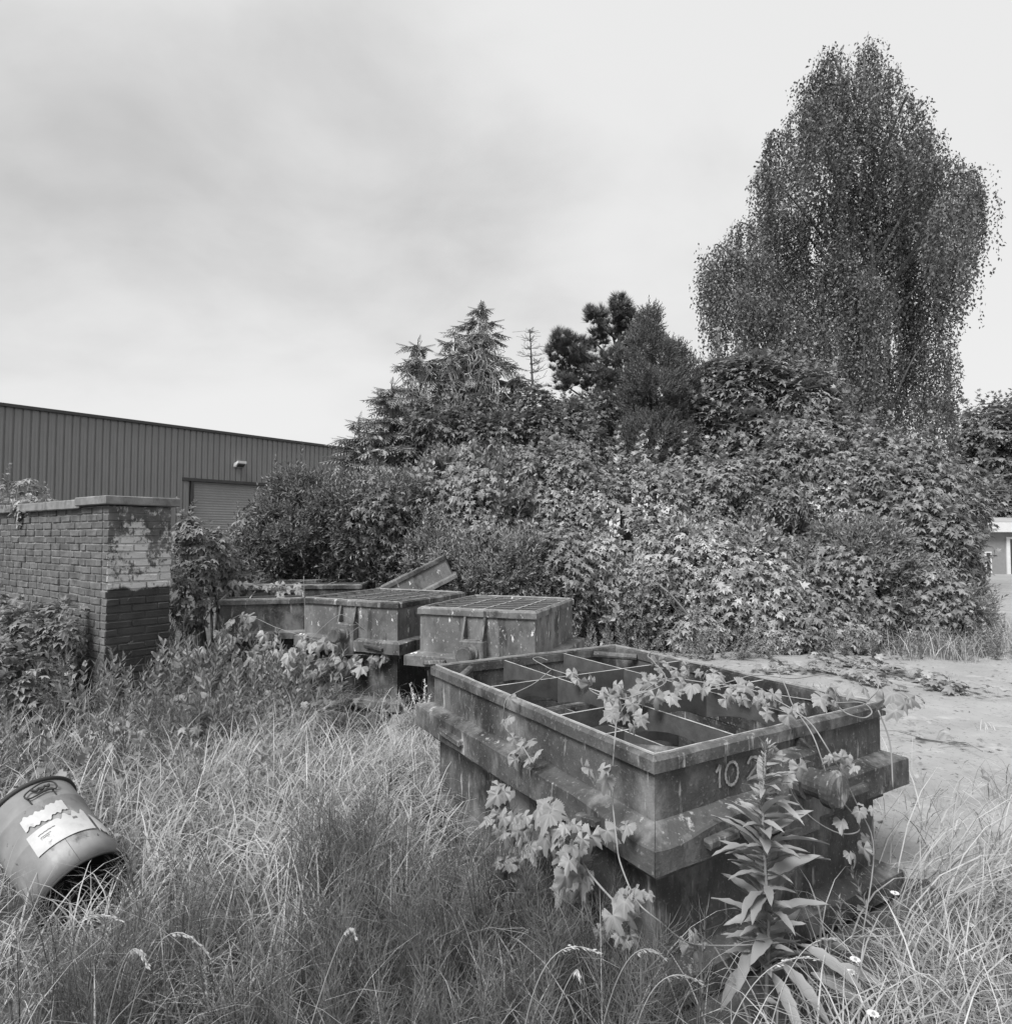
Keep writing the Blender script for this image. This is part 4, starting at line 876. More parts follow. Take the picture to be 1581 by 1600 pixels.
def birch():
    Y = 16.; bx = aty(1370, 838, Y)[0]; root = empty('birch_tree', (bx, Y, 0)); tag(root, 'tall weeping silver birch with hanging leafy strands', 'tree', 'trees behind the hedge')
    g = G(); zt = aty(1350, 95, Y)[2]; tube(g, smooth_path([(bx, Y, -.1), (bx - .1, Y, zt * .3), (bx + .05, Y, zt * .6), (bx - .2, Y, zt * .8)], 6), np.linspace(.17, .015, 19), 9); g.obj('trunk', M['bark'], root)
    # plumes: crest pixel, half width, hanging length in pixels
    pl = [(1300, 84, 26, 160), (1352, 76, 26, 170), (1390, 112, 30, 190), (1272, 118, 28, 170), (1330, 120, 34, 200), (1415, 150, 28, 190), (1262, 165, 26, 150), (1345, 190, 50, 220), (1300, 200, 40, 220), (1440, 205, 34, 210), (1400, 235, 40, 230), (1215, 205, 28, 170), (1240, 250, 40, 210), (1195, 262, 20, 150), (1470, 250, 34, 180), (1510, 268, 24, 150), (1525, 300, 18, 120), (1340, 290, 54, 230), (1280, 310, 50, 240), (1430, 300, 46, 240), (1485, 320, 38, 170), (1220, 330, 40, 230), (1380, 350, 44, 240), (1165, 348, 30, 190), (1128, 385, 32, 170), (1110, 420, 18, 130), (1180, 400, 40, 210), (1240, 410, 50, 230), (1310, 400, 46, 250), (1355, 430, 40, 240), (1440, 400, 44, 240), (1490, 390, 22, 120), (1150, 450, 44, 110), (1200, 470, 44, 150), (1270, 500, 50, 210), (1420, 470, 42, 240), (1330, 520, 36, 200), (1390, 560, 34, 150), (1440, 540, 40, 170), (1470, 560, 26, 140), (1300, 600, 34, 120), (1360, 610, 34, 110), (1455, 620, 36, 100), (1250, 560, 40, 110)]
    B = G(); Lf = G(); P = []; Tp = []
    for (px, py, hw, ln) in pl:
        dy = rng.normal(0, 1.1); s = (Y + dy) / F; c = aty(px, py, Y + dy); h0 = np.array([bx - .1, Y, max(1.5, c[2] - 1.2 - .55 * abs(c[0] - bx) - rng.uniform(.2, .9))])
        limb = smooth_path([h0, h0 * .45 + c * .55 + [0, 0, .15], c + [0, 0, -.02], c + np.array([np.sign(c[0] - bx) * hw * s * .5, -.2, -.25])], 5); tube(B, limb, np.linspace(.04, .008, len(limb)), 5, False)
        hw *= .82; ns = int(hw * 2.0) + 15
        for q in range(ns):
            a = rng.uniform(0, 6.28); rr = hw * s * math.sqrt(rng.random()); o = np.array([rr * math.cos(a), rr * math.sin(a) * 1.1, 0]); st = c + o + [0, 0, -(rr / (hw * s)) ** 2 * hw * s * .55]
            if wob(np.array([st * [1, .6, .45]]), 2.6)[0] < -.62 + .25 * rng.random(): continue
            st = st + rng.normal(0, .12, 3); l = ln * s * rng.uniform(.25, 1.1) ; k = int(l / .042); z = np.linspace(0, 1, k + 2); out = np.array([o[0], o[1], 0]) * .22
            pts = st + np.stack([out[0] * np.sin(z * 1.6) + .05 * np.sin(z * 7 + a), out[1] * np.sin(z * 1.6) + .05 * np.cos(z * 6 + a), -l * z + .06 * np.sin(z * 3)], -1)
            if q % 3 == 0: tube(B, pts[::max(1, len(pts) // 5)], .004, 3, False)
            P.append(pts + rng.normal(0, .045, pts.shape)); Tp.append(np.array([0, 0, -.8]) + unit(len(pts)) * .75)
    P = np.concatenate(P); Tp = np.concatenate(Tp); scatter(Lf, SMALL, P, Tp, unit(len(P)) + [0, -.4, .5], U(.054, .10, len(P)))
    B.obj('branches', M['bark'], root)['kind'] = 'stuff'; Lf.obj('leaves', M['birch_leaf'], root); print('birch leaves', len(P))
birch()
# ================================================================== HOP VINES (each large leaf is a part)
def hop_leaf_mesh(k, m, nm='leaf'):
    lob = [(0, 1.), (R(52), .82), (-R(52), .82), (R(108), .55), (-R(108), .55)]
    if k == 2: lob = [(0, 1.), (R(60), .72), (-R(60), .72)]
    ph = np.linspace(-math.pi * .86, math.pi * .86, 57); r = np.full_like(ph, .56)
    for a, L in lob: r = np.maximum(r, L * np.exp(-((ph - a) / (.42 if a == 0 else .36)) ** 2))
    r = r * (1 + .045 * np.sign(np.sin(np.arange(57) * math.pi))) ; r[::2] *= .94
    near = np.min([np.abs(ph - a) for a, L in lob], axis=0)
    fold = -.075 * np.clip(near / .5, 0, 1)
    rings = [(.35, .5), (.7, .8), (1., 1.)]; V = [[0, .05, 0]]
    for f, q in rings:
        rr = r * f; z = fold * q * f * 1.4 - (.22 + .1 * k) * (rr ** 2) * .8 + .02 * np.sin(ph * 5 + k)
        V += [[math.sin(p) * x, math.cos(p) * x + .05, zz_] for p, x, zz_ in zip(ph, rr, z)]
    n = 57; T = []
    for j in range(n - 1):
        T.append([0, 1 + j, 2 + j])
        for q in range(2): a = 1 + q * n + j; T += [[a, a + n, a + n + 1], [a, a + n + 1, a + 1]]
    V = np.array(V); V[:, :2] *= .78
    return mesh_from(nm, V, T, m, True)
HOPM = [hop_leaf_mesh(k, M['hop_leaf_near']) for k in range(3)]
HOPD = [hop_leaf_mesh(k, M['hop_leaf']) for k in range(3)]
def place_leaf(root, me, p, tip, nrm, size):
    X, Y_, Z = frames(np.array([tip], float), np.array([nrm], float)); Mx = Matrix(np.column_stack([X[0], Y_[0], Z[0]]).tolist())
    o = obj('leaf', me, root, tuple(np.array(p) - np.array(root.location))); o.rotation_mode = 'QUATERNION'; o.rotation_quaternion = Mx.to_quaternion(); o.scale = (size,) * 3; return o
def onplane(px, py, p0, n):
    d = ray(px, py); return EYEV + d * (np.dot(p0 - EYEV, n) / np.dot(d, n))
LN_ = -nX; FN_ = -nY                         # outward normals of the near flask's left and right-hand faces
LP = nN + LN_ * .13; FP = nN + FN_ * .13
def L_(px, py, o=0.): return onplane(px, py, LP + LN_ * o, LN_)
def F_(px, py, o=0.): return onplane(px, py, FP + FN_ * o, FN_)
def Z_(px, py, z=.875): return onz(px, py, z)
vine = empty('hop_vine', tuple(onz(1400, 1400, 0))); tag(vine, 'pale hop vine trailing over the open flask painted 10 2', 'vine')
def vstem(pts, r=.0030, root=vine, par=None):
    g = G(); tube(g, smooth_path(pts, 6), r, 5); g.obj('stem', M['vine_stem'], root, smooth=True)
vstem([F_(1345, 1480, .1), F_(1365, 1330, .1), F_(1340, 1260, .06), F_(1290, 1165, .03), Z_(1252, 1118), Z_(1180, 1080, .89), Z_(1110, 1068, .9), Z_(1040, 1062, .9), Z_(985, 1090, .89), Z_(935, 1086, .88), Z_(895, 1058, .87), Z_(862, 1046, .86), Z_(850, 1040, .87), Z_(833, 1030, .88), Z_(842, 1027, .88), Z_(856, 1032, .87)], .0028)
vstem([Z_(862, 1046, .86), Z_(835, 1068, .86), Z_(800, 1086, .86), L_(789, 1098, -.08), L_(788, 1130, -.09), L_(800, 1152, -.08), L_(815, 1165, -.05), L_(832, 1192, .0)])
vstem([Z_(985, 1090, .89), Z_(966, 1120, .88), L_(961, 1150, -.08), L_(957, 1210, -.07), L_(957, 1250, -.06), L_(963, 1310, .01), L_(968, 1345, .02), L_(985, 1390, .05), L_(1000, 1415, .08), F_(1030, 1440, .06), F_(1072, 1472, .06), F_(1120, 1478, .08), F_(1185, 1476, .10), F_(1250, 1470, .1)], .0028)
vstem([Z_(1180, 1080, .89), Z_(1240, 1090, .88), Z_(1300, 1098, .88), Z_(1345, 1098, .87), F_(1362, 1112, .0), F_(1350, 1122, 0), F_(1325, 1116, 0), Z_(1310, 1105, .87)])
vstem([Z_(1215, 1048, .92), Z_(1228, 1075, .9), Z_(1240, 1105, .88), F_(1270, 1150, -.02), F_(1300, 1230, .04), F_(1338, 1280, .06), F_(1340, 1300, .06), F_(1310, 1302, .07), F_(1270, 1280, .08), F_(1240, 1245, .05), F_(1230, 1215, .03)], .0026)
vstem([Z_(985, 1090, .89), Z_(1040, 1066, .93), Z_(1022, 1035, .95), Z_(1012, 1025, .96), Z_(1020, 1018, .96), Z_(1030, 1020, .96)], .003)
vstem([Z_(1120, 1072, .9), Z_(1180, 1055, .9), Z_(1240, 1060, .9), Z_(1290, 1052, .9)], .003)
vstem([Z_(1355, 1096, .87), Z_(1372, 1075, .93), Z_(1362, 1050, .96), Z_(1335, 1046, .96)], .003)
vstem([F_(1372, 1110, .02), F_(1390, 1160, .05), F_(1395, 1230, .08)], .003)
vstem([L_(790, 1240, .02), L_(800, 1290, .05), L_(830, 1340, .07), L_(810, 1400, .09)], .004)
vstem([L_(850, 1270, .02), L_(885, 1310, .05), L_(925, 1370, .07), L_(970, 1420, .07)], .004)
up3 = np.array([0, 0, 1.]); toc = lambda p: (EYEV - p) / np.linalg.norm(EYEV - p)
def leaves_at(lst, fn, out, size, root=vine, mesh=None, spread=.35):
    for (px, py) in [q for q in lst for _ in range(2 if rng.random() < .45 else 1)]:
        px, py = px + rng.normal(0, 4), py + rng.normal(0, 4); p = fn(px, py); tip = np.array([0, 0, -.8]) + out * .35 + rng.normal(0, spread, 3) * [1, 1, .5] + np.array([rng.normal(0, .5), 0, 0]); nrm = out * .4 + up3 * .85 + toc(p) * .5 + rng.normal(0, .42, 3)
        pool_ = mesh or HOPM; place_leaf(root, pool_[rng.integers(3)], p + out * rng.uniform(-.01, .05) + up3 * size * .25, tip, nrm, size * .86 * rng.uniform(.45, 1.2))
outU = (LN_ + FN_) * .35
leaves_at([(892, 1052), (905, 1060), (925, 1078), (945, 1092), (960, 1098), (975, 1085), (955, 1112), (985, 1108), (1000, 1085), (1010, 1072), (975, 1125), (1000, 1125), (960, 1130), (1020, 1062), (1035, 1072), (1050, 1058), (1065, 1068), (1075, 1055), (1040, 1085), (1055, 1095), (1085, 1072), (1098, 1080), (1110, 1065), (1125, 1068), (1140, 1088), (1132, 1105), (1150, 1080), (1115, 1062), (1070, 1045), (1045, 1045), (1030, 1048), (1095, 1058), (1165, 1085), (1190, 1085), (1200, 1100), (1182, 1105), (1195, 1125), (1210, 1090), (1160, 1100), (990, 1140), (1010, 1100), (965, 1075), (1020, 1090)], lambda a, b: Z_(a, b, .885), outU, .098)
leaves_at([(1245, 1108), (1255, 1118), (1240, 1125), (1310, 1090), (1325, 1085), (1295, 1082), (1340, 1080), (1300, 1098), (1280, 1095)], lambda a, b: Z_(a, b, .88), outU, .085)
leaves_at([(1375, 1095), (1385, 1110), (1395, 1098), (1405, 1105), (1420, 1095)], lambda a, b: Z_(a, b, .86), FN_, .11)
leaves_at([(788, 1098), (797, 1135), (806, 1128), (812, 1160), (822, 1170), (835, 1168), (820, 1185), (832, 1188), (840, 1180)], lambda a, b: L_(a, b, -.07), LN_, .07)
leaves_at([(935, 1205), (955, 1202), (948, 1222), (965, 1212), (958, 1305), (972, 1300), (998, 1405), (1008, 1412), (985, 1410)], lambda a, b: L_(a, b, -.02), LN_, .085)
leaves_at([(1078, 1476), (1085, 1470), (1220, 1215), (1235, 1200), (1205, 1195), (1300, 1185), (1285, 1190), (1310, 1192), (1335, 1330), (1345, 1318), (1325, 1340), (1310, 1290), (1225, 1228), (1350, 1268), (1330, 1262), (1295, 1240)], lambda a, b: F_(a, b, .05), FN_, .08)
cl = []
for (x0, y0, x1, y1, n) in ((765, 1235, 800, 1275, 5), (775, 1270, 850, 1330, 16), (840, 1275, 880, 1330, 12), (770, 1330, 830, 1420, 16), (880, 1300, 925, 1390, 15), (860, 1290, 900, 1330, 7), (890, 1380, 920, 1420, 5), (940, 1400, 1010, 1500, 12)):
    cl += [(rng.uniform(x0, x1), rng.uniform(y0, y1)) for _ in range(n)]
leaves_at(cl, lambda a, b: L_(a, b, rng.uniform(.02, .12)), LN_, .098)
# a second hop over the flasks behind
vine2 = empty('hop_vine', tuple(onz(440, 1080, 0))); tag(vine2, 'hop vine spilling over the dark flask rims near the brick pier', 'vine')
v2p = lambda a, b, Y: aty(a, b, Y)
for pts in ([(330, 1010, 6.2), (380, 960, 6.3), (440, 985, 6.1), (520, 1005, 6.), (560, 985, 5.9)], [(345, 1010, 6.2), (350, 925, 7.3), (420, 915, 7.5), (470, 925, 7.2)], [(450, 1030, 6.), (525, 970, 6.), (545, 972, 6.), (580, 990, 5.95), (605, 970, 5.95), (618, 962, 5.95), (612, 968, 5.95)], [(480, 1060, 5.9), (478, 960, 6.), (475, 900, 6.)], [(420, 1050, 5.8), (500, 1030, 5.9), (560, 1020, 5.9), (610, 1025, 5.9)]):
    vstem([aty(*q) + rng.normal(0, .02, 3) for q in pts], .0026, vine2)
sp = []
for (x0, y0, x1, y1, n, Y) in ((335, 905, 400, 930, 16, 7.3), (400, 912, 470, 926, 13, 7.4), (470, 1000, 560, 1050, 34, 5.95), (555, 1010, 610, 1045, 14, 5.9), (395, 1015, 480, 1065, 26, 5.8), (340, 960, 430, 1010, 16, 6.2), (430, 930, 470, 945, 2, 6.9), (270, 1000, 350, 1060, 18, 5.7)):
    for _ in range(n):
        q = aty(rng.uniform(x0, x1), rng.uniform(y0, y1), Y + rng.uniform(-.15, .15)); q[2] = max(q[2], .1)
        place_leaf(vine2, HOPD[rng.integers(3)], q, np.array([0, -.3, -.8]) + rng.normal(0, .45, 3), np.array([0, -.6, .9]) + rng.normal(0, .35, 3), .12 * rng.uniform(.7, 1.25))

# ================================================================== TALL WEED in front of the near flask
def tall_weed():
    b = onz(1196, 1585, 0.0); Y = b[1]; tp = aty(1196, 1172, Y + .02); root = empty('tall_weed', tuple(b)); tag(root, 'tall upright weed with long toothed leaves in front of the painted numbers', 'weed')
    path = smooth_path([b + [0, 0, -.02], aty(1200, 1440, Y), aty(1192, 1290, Y), tp], 8); g = G(); tube(g, path, np.linspace(.0075, .004, len(path)), 7); g.obj('stem', M['tall_weed_leaf'], root, smooth=True)
    ms = []
    for k in range(3):
        n = 11; t = np.linspace(0, 1, n); w = .105 * np.sin(np.pi * np.clip(t, 0, 1) ** .8) ** .8 * (1 + .12 * (np.arange(n) % 2)); w[0] = .012; w[-1] = .002
        zc = .14 * t - (.20 + .10 * k) * t ** 2; V = []; 
        for i in range(n): V += [[w[i], t[i], zc[i] + .05 * w[i] / .12 + .012 * math.sin(i * 2 + k)], [0, t[i], zc[i] - .012], [-w[i], t[i], zc[i] + .05 * w[i] / .12 + .012 * math.sin(i * 2.3 + k)]]
        T = []
        for i in range(n - 1):
            for j in range(2): a = 3 * i + j; T += [[a, a + 1, a + 4], [a, a + 4, a + 3]]
        ms.append(mesh_from('leaf', np.array(V), T, M['tall_weed_leaf'], True))
    N = 125
    for i in range(N):
        u = .16 + .80 * (i / N) ** .9; p = np.array([np.interp(u, np.linspace(0, 1, len(path)), path[:, c]) for c in range(3)]); a = i * 2.4 + rng.normal(0, .5); el = rng.uniform(.0, .95) + .35 * max(0, u - .8) * 5 * .5
        tip = np.array([math.cos(a), math.sin(a), el]); size = (.205 - .07 * abs(u - .4)) * rng.uniform(.4, 1.1) * (1 if u < .85 else .62) * (.5 if u > .68 and tip[0] < .1 else 1); place_leaf(root, ms[rng.integers(3)], p, tip, np.array([-math.cos(a) * el, -math.sin(a) * el, 1.2]) + rng.normal(0, .4, 3), size)
    for i in range(16):
        a = rng.uniform(0, 6.28); place_leaf(root, ms[rng.integers(3)], tp + up3 * rng.uniform(-.06, .0), np.array([math.cos(a) * .5, math.sin(a) * .5, 1.]), np.array([-math.cos(a), -math.sin(a), .4]), rng.uniform(.04, .075))
    for px, py, zz_, sz in ((1160, 1450, 0, .16), (1230, 1480, 0, .2), (1270, 1440, 0, .2), (1290, 1500, 0, .22), (1210, 1500, 0, .2), (1145, 1490, 0, .17), (1330, 1480, 0, .18)):
        q = aty(px, py, Y - .03); d = q - b; d[2] = .1; place_leaf(root, ms[rng.integers(3)], b * .25 + q * .75, np.array([d[0], d[1] - .1, -.05]), np.array([0, -.4, 1.]), sz)
tall_weed()

# ================================================================== GROUND COVER
FT = [(nC, nW / 2 + .02, nLn / 2 + .02, nA), (c2, w2 / 2, .56, a2), (c3, w3 / 2, .63, a3), (c4, w4 / 2, .65, a4)]
def free(P, pad=0.):
    ok = np.ones(len(P), bool)
    for c, a, b, an in FT:
        d = P[:, :2] - c[:2]; x = d[:, 0] * math.cos(an) + d[:, 1] * math.sin(an); y = -d[:, 0] * math.sin(an) + d[:, 1] * math.cos(an); ok &= ~((np.abs(x) < a + pad) & (np.abs(y) < b + pad))
    d = P[:, :2] - WC[:2]; y = d @ WUL[:2]; x = d @ WUR[:2]; ok &= ~((x > -.02) & (x < .56) & (y > -.02))
    dd = (P[:, :2] - np.array([-1.86, 2.72])) / np.array([.22, .26]); ok &= (dd ** 2).sum(1) > 1
    ok &= np.abs(P[:, 0]) < .86 * P[:, 1] + .35; nc_ = onz(1030, 1530, .0); ok &= (((P[:, :2] - nc_[:2]) / [.30, .22]) ** 2).sum(1) > rng.random(len(P)) * 1.3
    d = P[:, :2] - nC[:2]; x = d @ nX[:2]; y = d @ nY[:2]        # trampled strip along the near flask's two visible faces
    strip = (x > -nW / 2 - .12) & (x < nW / 2 + .1) & (y > -nLn / 2 - .42) & (y < -nLn / 2 + .35); ok &= ~(strip & (rng.random(len(P)) < .72))
    ok &= ~((P[:, 0] > -1.5) & (P[:, 0] < .05) & (P[:, 1] > 4.5) & (P[:, 1] < 6.1) & (rng.random(len(P)) < .6))
    return ok
def area(x0, x1, y0, y1, n, dens=None, pad=0.):
    P = np.stack([U(x0, x1, n), U(y0, y1, n), np.zeros(n)], -1); k = free(P, pad)
    if dens is not None: k &= rng.random(n) < dens(P)
    P = P[k]; P[:, 2] = -.02; return P
def cover(name, label, cat, g, m): o = g.obj(name, M[m]); tag(o, label, cat, None, 'stuff'); return o
sm = lambda v, a, b: np.clip((v - a) / (b - a), 0, 1)
patch_n = lambda P, s, o=0.: wob(P + o, s)
g = G()
def clumped(P, k, r):
    Q = np.repeat(P, k, 0); Q[:, :2] += rng.normal(0, r, (len(Q), 2)); return Q
def blades(g, P, l0, l1, w0, w1, th, c0, c1, az=None, azs=6.3, nseg=4):
    n = len(P); a = U(0, 6.283, n) if az is None else az + rng.normal(0, azs, n); strips(g, P, a, np.abs(rng.normal(0, th, n)), U(c0, c1, n), U(l0, l1, n), U(w0, w1, n), nseg, U(-.8, .8, n))
# pale meadow grass between drum and flasks
dm = lambda P: (.25 + .75 * sm(patch_n(P, 1.6), -.5, .3)) * sm(P[:, 0], -2.9, -1.7) * (1 - .9 * sm(P[:, 0], .2, .5)) * sm(P[:, 1], 2.2, 3.1)
P = clumped(area(-3.2, .3, 2.2, 6.0, 3000, dm), 9, .045); P = P[free(P)]; blades(g, P, .24, .56, .003, .0085, .2, 1.4, 3.0, nseg=5); P = P[::9]; blades(g, P, .2, .42, .008, .013, .3, .8, 2.4, nseg=5)
dr_ = lambda P: (.35 + .65 * sm(patch_n(P, 1.5, 5), -.6, .3)) * (1 - .93 * sm(P[:, 1], 2.2, 3.1)) * sm(P[:, 0], .35, .9)
P = clumped(area(.5, 3.6, 1.3, 4.3, 2300, dr_), 9, .04); P = P[free(P)]; blades(g, P, .22, .55, .0035, .0075, .25, 1.2, 2.9, nseg=5)
P = clumped(area(1.5, 3.0, 2.4, 3.1, 90), 12, .07); blades(g, P, .35, .7, .003, .006, .5, .8, 1.4, R(-25), .5)
P = clumped(area(-5, 3.5, 1.25, 2.6, 900), 8, .04); P = P[free(P)]; blades(g, P, .2, .45, .003, .009, .25, 1.0, 2.8, nseg=5)
P = clumped(area(-5, -1.0, 3.2, 6.5, 600), 6, .05); P = P[free(P)]; blades(g, P, .25, .55, .004, .008, .25, .5, 2.)
P = clumped(area(3., 7.5, 4., 9.6, 160, lambda P: sm(patch_n(P, 1.1, 2), .1, .7)), 14, .05); blades(g, P, .05, .16, .004, .006, .4, .4, 1.4)
P = clumped(area(5.2, 9., 8.2, 10.5, 140), 14, .1); P = P[free(P)]; blades(g, P, .25, .5, .006, .01, .3, .4, 1.4)
P = clumped(area(-1.3, .5, 4.2, 6.4, 120, lambda P: sm(patch_n(P, 2.1, 9), -.2, .5)), 8, .04); P = P[free(P)]; blades(g, P, .12, .35, .004, .007, .3, .4, 1.6)
cover('grass', 'long pale arching grass between the drum and the rusty flasks', 'grass', g, 'grass')
g = G()
P = clumped(area(-2.6, .2, 2.3, 5.6, 420, dm), 3, .06); P = P[free(P)]; blades(g, P, .4, .75, .004, .0075, .3, 1.2, 2.6, nseg=6)
P = clumped(area(.6, 3.4, 1.35, 3.6, 300, dr_), 3, .06); P = P[free(P)]; blades(g, P, .35, .65, .004, .0075, .35, 1.0, 2.4, nseg=6)
P = clumped(area(-2.6, .6, 1.3, 2.6, 260), 3, .06); P = P[free(P)]; blades(g, P, .4, .7, .004, .007, .3, 1.0, 2.4, nseg=6)
P = area(-5, -1.2, 3.4, 6.4, 260); blades(g, P, .5, .9, .004, .007, .3, .3, 2.0, nseg=6)
P = clumped(area(-3.5, .3, 1.9, 5.6, 500, dm), 3, .08); P = P[free(P)]; P[:, 2] = U(.02, .14, len(P)); n = len(P); strips(g, P, U(0, 6.28, n), U(1.2, 1.6, n), U(-.3, .3, n), U(.15, .4, n), U(.003, .006, n), 3)
P = clumped(area(.6, 3.4, 1.35, 3.4, 350, dr_), 3, .08); P = P[free(P)]; P[:, 2] = U(.02, .12, len(P)); n = len(P); strips(g, P, U(0, 6.28, n), U(1.2, 1.6, n), U(-.3, .3, n), U(.15, .4, n), U(.003, .006, n), 3)
cover('dry_grass', 'long bleached grass blades arching above the greener meadow grass', 'grass', g, 'dry_grass')
# low leafy litter that hides the soil
g = G(); P = area(-6, 3.2, 1.2, 7.0, 15000, lambda P: 1 - .92 * slab_inside(P)); P[:, 2] = U(0, .10, len(P)); n = len(P); scatter(g, SMALL, P, unit(n) * [1, 1, .4], np.array([0, 0, 1.]) + unit(n) * .5, U(.025, .06, n))
P = area(-6, 3.2, 1.2, 7.0, 9000, lambda P: 1 - .9 * slab_inside(P)); n = len(P); blades(g, P, .08, .2, .003, .006, .5, .2, 1.5, nseg=3)
cover('undergrowth', 'low weedy undergrowth and short grass covering the bare soil', 'undergrowth', g, 'weed_leaf')
# horsetail thicket
def horsetail(seed):
    r = np.random.default_rng(seed); g = G(); tube(g, [(0, 0, 0), (.01, 0, .5), (r.normal(0, .02), r.normal(0, .02), 1.)], [.005, .004, .0015], 4, False); nw = 14
    pos = []; az = []; ln = []; 
    for i in range(nw):
        z = .12 + .80 * i / (nw - 1)
        for j in range(8): pos.append([.01 * z, 0, z]); az.append(j * .698 + i * .35 + r.normal(0, .15)); ln.append((.36 * (1 - .62 * (z - .1))) * r.uniform(.7, 1.15))
    pos = np.array(pos); n = len(pos); strips(g, pos, np.array(az), np.full(n, 1.2) + r.normal(0, .12, n), np.full(n, -1.0) + r.normal(0, .15, n), np.array(ln) * 1.1, np.full(n, .0042), 2); return g.arr()
HT = [horsetail(k) for k in range(3)]
g = G(); HZN = [(onz(a, b, .25), rx, ry) for a, b, rx, ry in ((240, 1430, .30, .42), (600, 1480, .40, .40), (790, 1400, .40, .40), (880, 1500, .40, .35), (400, 1590, .35, .22), (150, 1600, .35, .2), (700, 1600, .45, .2), (300, 1130, .35, .35), (540, 1330, .22, .3))]
def dh(P):
    d = np.zeros(len(P))
    for c, rx, ry in HZN: d = np.maximum(d, np.clip(1.5 - 1.1 * (((P[:, 0] - c[0]) / rx) ** 2 + ((P[:, 1] - c[1]) / ry) ** 2), 0, 1))
    return d
for k in range(3):
    P = area(-3.6, 1.0, 1.25, 4.8, 800, dh, .03); od = onz(165, 1470, 0); P = P[(((P[:, :2] - od[:2]) / [.34, .30]) ** 2).sum(1) > 1]; n = len(P); tip = np.array([0, 0, 1.]) + rng.normal(0, .16, (n, 3)) * [1, 1, 0]; scatter(g, HT[k], P[:, :], tip, unit(n), 1., None) if False else None
    s = U(.3, .56, n); X, Y_, Z = frames(tip, np.stack([np.cos(U(0, 6.28, n)), np.sin(U(0, 6.28, n)), np.zeros(n)], -1)); TV, TT = HT[k]
    V = P[:, None] + s[:, None, None] * (TV[None, :, 0, None] * X[:, None] + TV[None, :, 1, None] * Z[:, None] + TV[None, :, 2, None] * Y_[:, None]); g.add(V.reshape(-1, 3), (TT[None] + (np.arange(n) * len(TV))[:, None, None]).reshape(-1, 3))
cover('horsetail_thicket', 'dark feathery horsetails growing around the foot of the near flasks', 'horsetails', g, 'horsetail')
# weed thicket along wall and flasks
WEED = shoot(34, 1., .15, LANCE2, 62); WEED2 = shoot(24, 1., .15, OVAL2, 70); WEED3 = shoot(30, 1., .17, LANCE2, 50, .6)
g = G(); dw = lambda P: (.4 + .6 * sm(patch_n(P, 1.7, 1), -.4, .3)) * sm(P[:, 1], 3.3, 4.2) * (1 - sm(P[:, 0], -1.9, -1.2) * (1 - .0 * P[:, 0]))
for tm, k in ((WEED, 500), (WEED2, 420), (WEED3, 520)):
    P = area(-5.4, -1.1, 3.2, 6.6, k, dw, .02); n = len(P); scatter(g, tm, P, np.array([0, 0, 1.]) + rng.normal(0, .25, (n, 3)), unit(n), U(.3, .75, n) * (.55 + .45 * sm(P[:, 1], 3.4, 5)))
P = area(-5.4, -1.3, 3.4, 6.6, 2300, dw); P[:, 2] = U(.05, .36, len(P)); n = len(P); scatter(g, LOBED, P, np.array([0, -.3, -.6]) + unit(n) * .6, np.array([0, -.3, 1.]) + unit(n) * .5, U(.04, .09, n))
for tm, k in ((WEED2, 260), (WEED, 200)):
    P = area(-.6, 7.2, 8.3, 9.3, k); n = len(P); scatter(g, tm, P, np.array([0, -.3, 1.]) + rng.normal(0, .3, (n, 3)), unit(n), U(.2, .5, n))
P = area(1.2, 3.4, 1.35, 2.6, 60); n = len(P); scatter(g, WEED, P, np.array([0, 0, 1.]) + rng.normal(0, .3, (n, 3)), unit(n), U(.2, .4, n))
cover('weed_thicket', 'tangled leafy weeds in front of the brick pier and flasks', 'weeds', g, 'weed_leaf')
# single tall weeds by the pier, dark stems
for px, py, h, lab in ((175, 1130, .95, 'spindly weed with a dark stem against the bramble leaves'), (222, 1110, 1.05, 'thin dark-stemmed weed standing before the whitewash patch'), (258, 1110, 1.1, 'tallest dark-stemmed weed at the right edge of the whitewashed pier'), (290, 1120, .9, 'feathery weed at the foot of the hop curtain'), (85, 1180, .8, 'bushy grey-green weed rising above the tipped drum'), (330, 1125, .85, 'leafy weed in front of the dark leaf-draped flask'), (400, 1110, .75, 'short feathery weed below the dark leaf-draped flask')):
    b = onz(px, py, 0); root = empty('tall_weed', tuple(b)); tag(root, lab, 'weed', 'tall weeds along the wall'); g = G(); tip = b + np.array([rng.normal(0, .05), rng.normal(0, .05), h]); tube(g, smooth_path([b + [0, 0, -.03], (b + tip) / 2 + [rng.normal(0, .03), 0, 0], tip], 5), np.linspace(.006, .002, 11), 5); g.obj('stem', M['bark'], root)
    g = G(); n = 34; u = U(.25, 1, n); P = b + (tip - b) * u[:, None]; t_ = unit(n) * [1, 1, .3] + [0, 0, .7]; scatter(g, WEED3, P, t_, unit(n), U(.12, .28, n) * (1.1 - .5 * u)); g.obj('foliage', M['weed_leaf'], root)
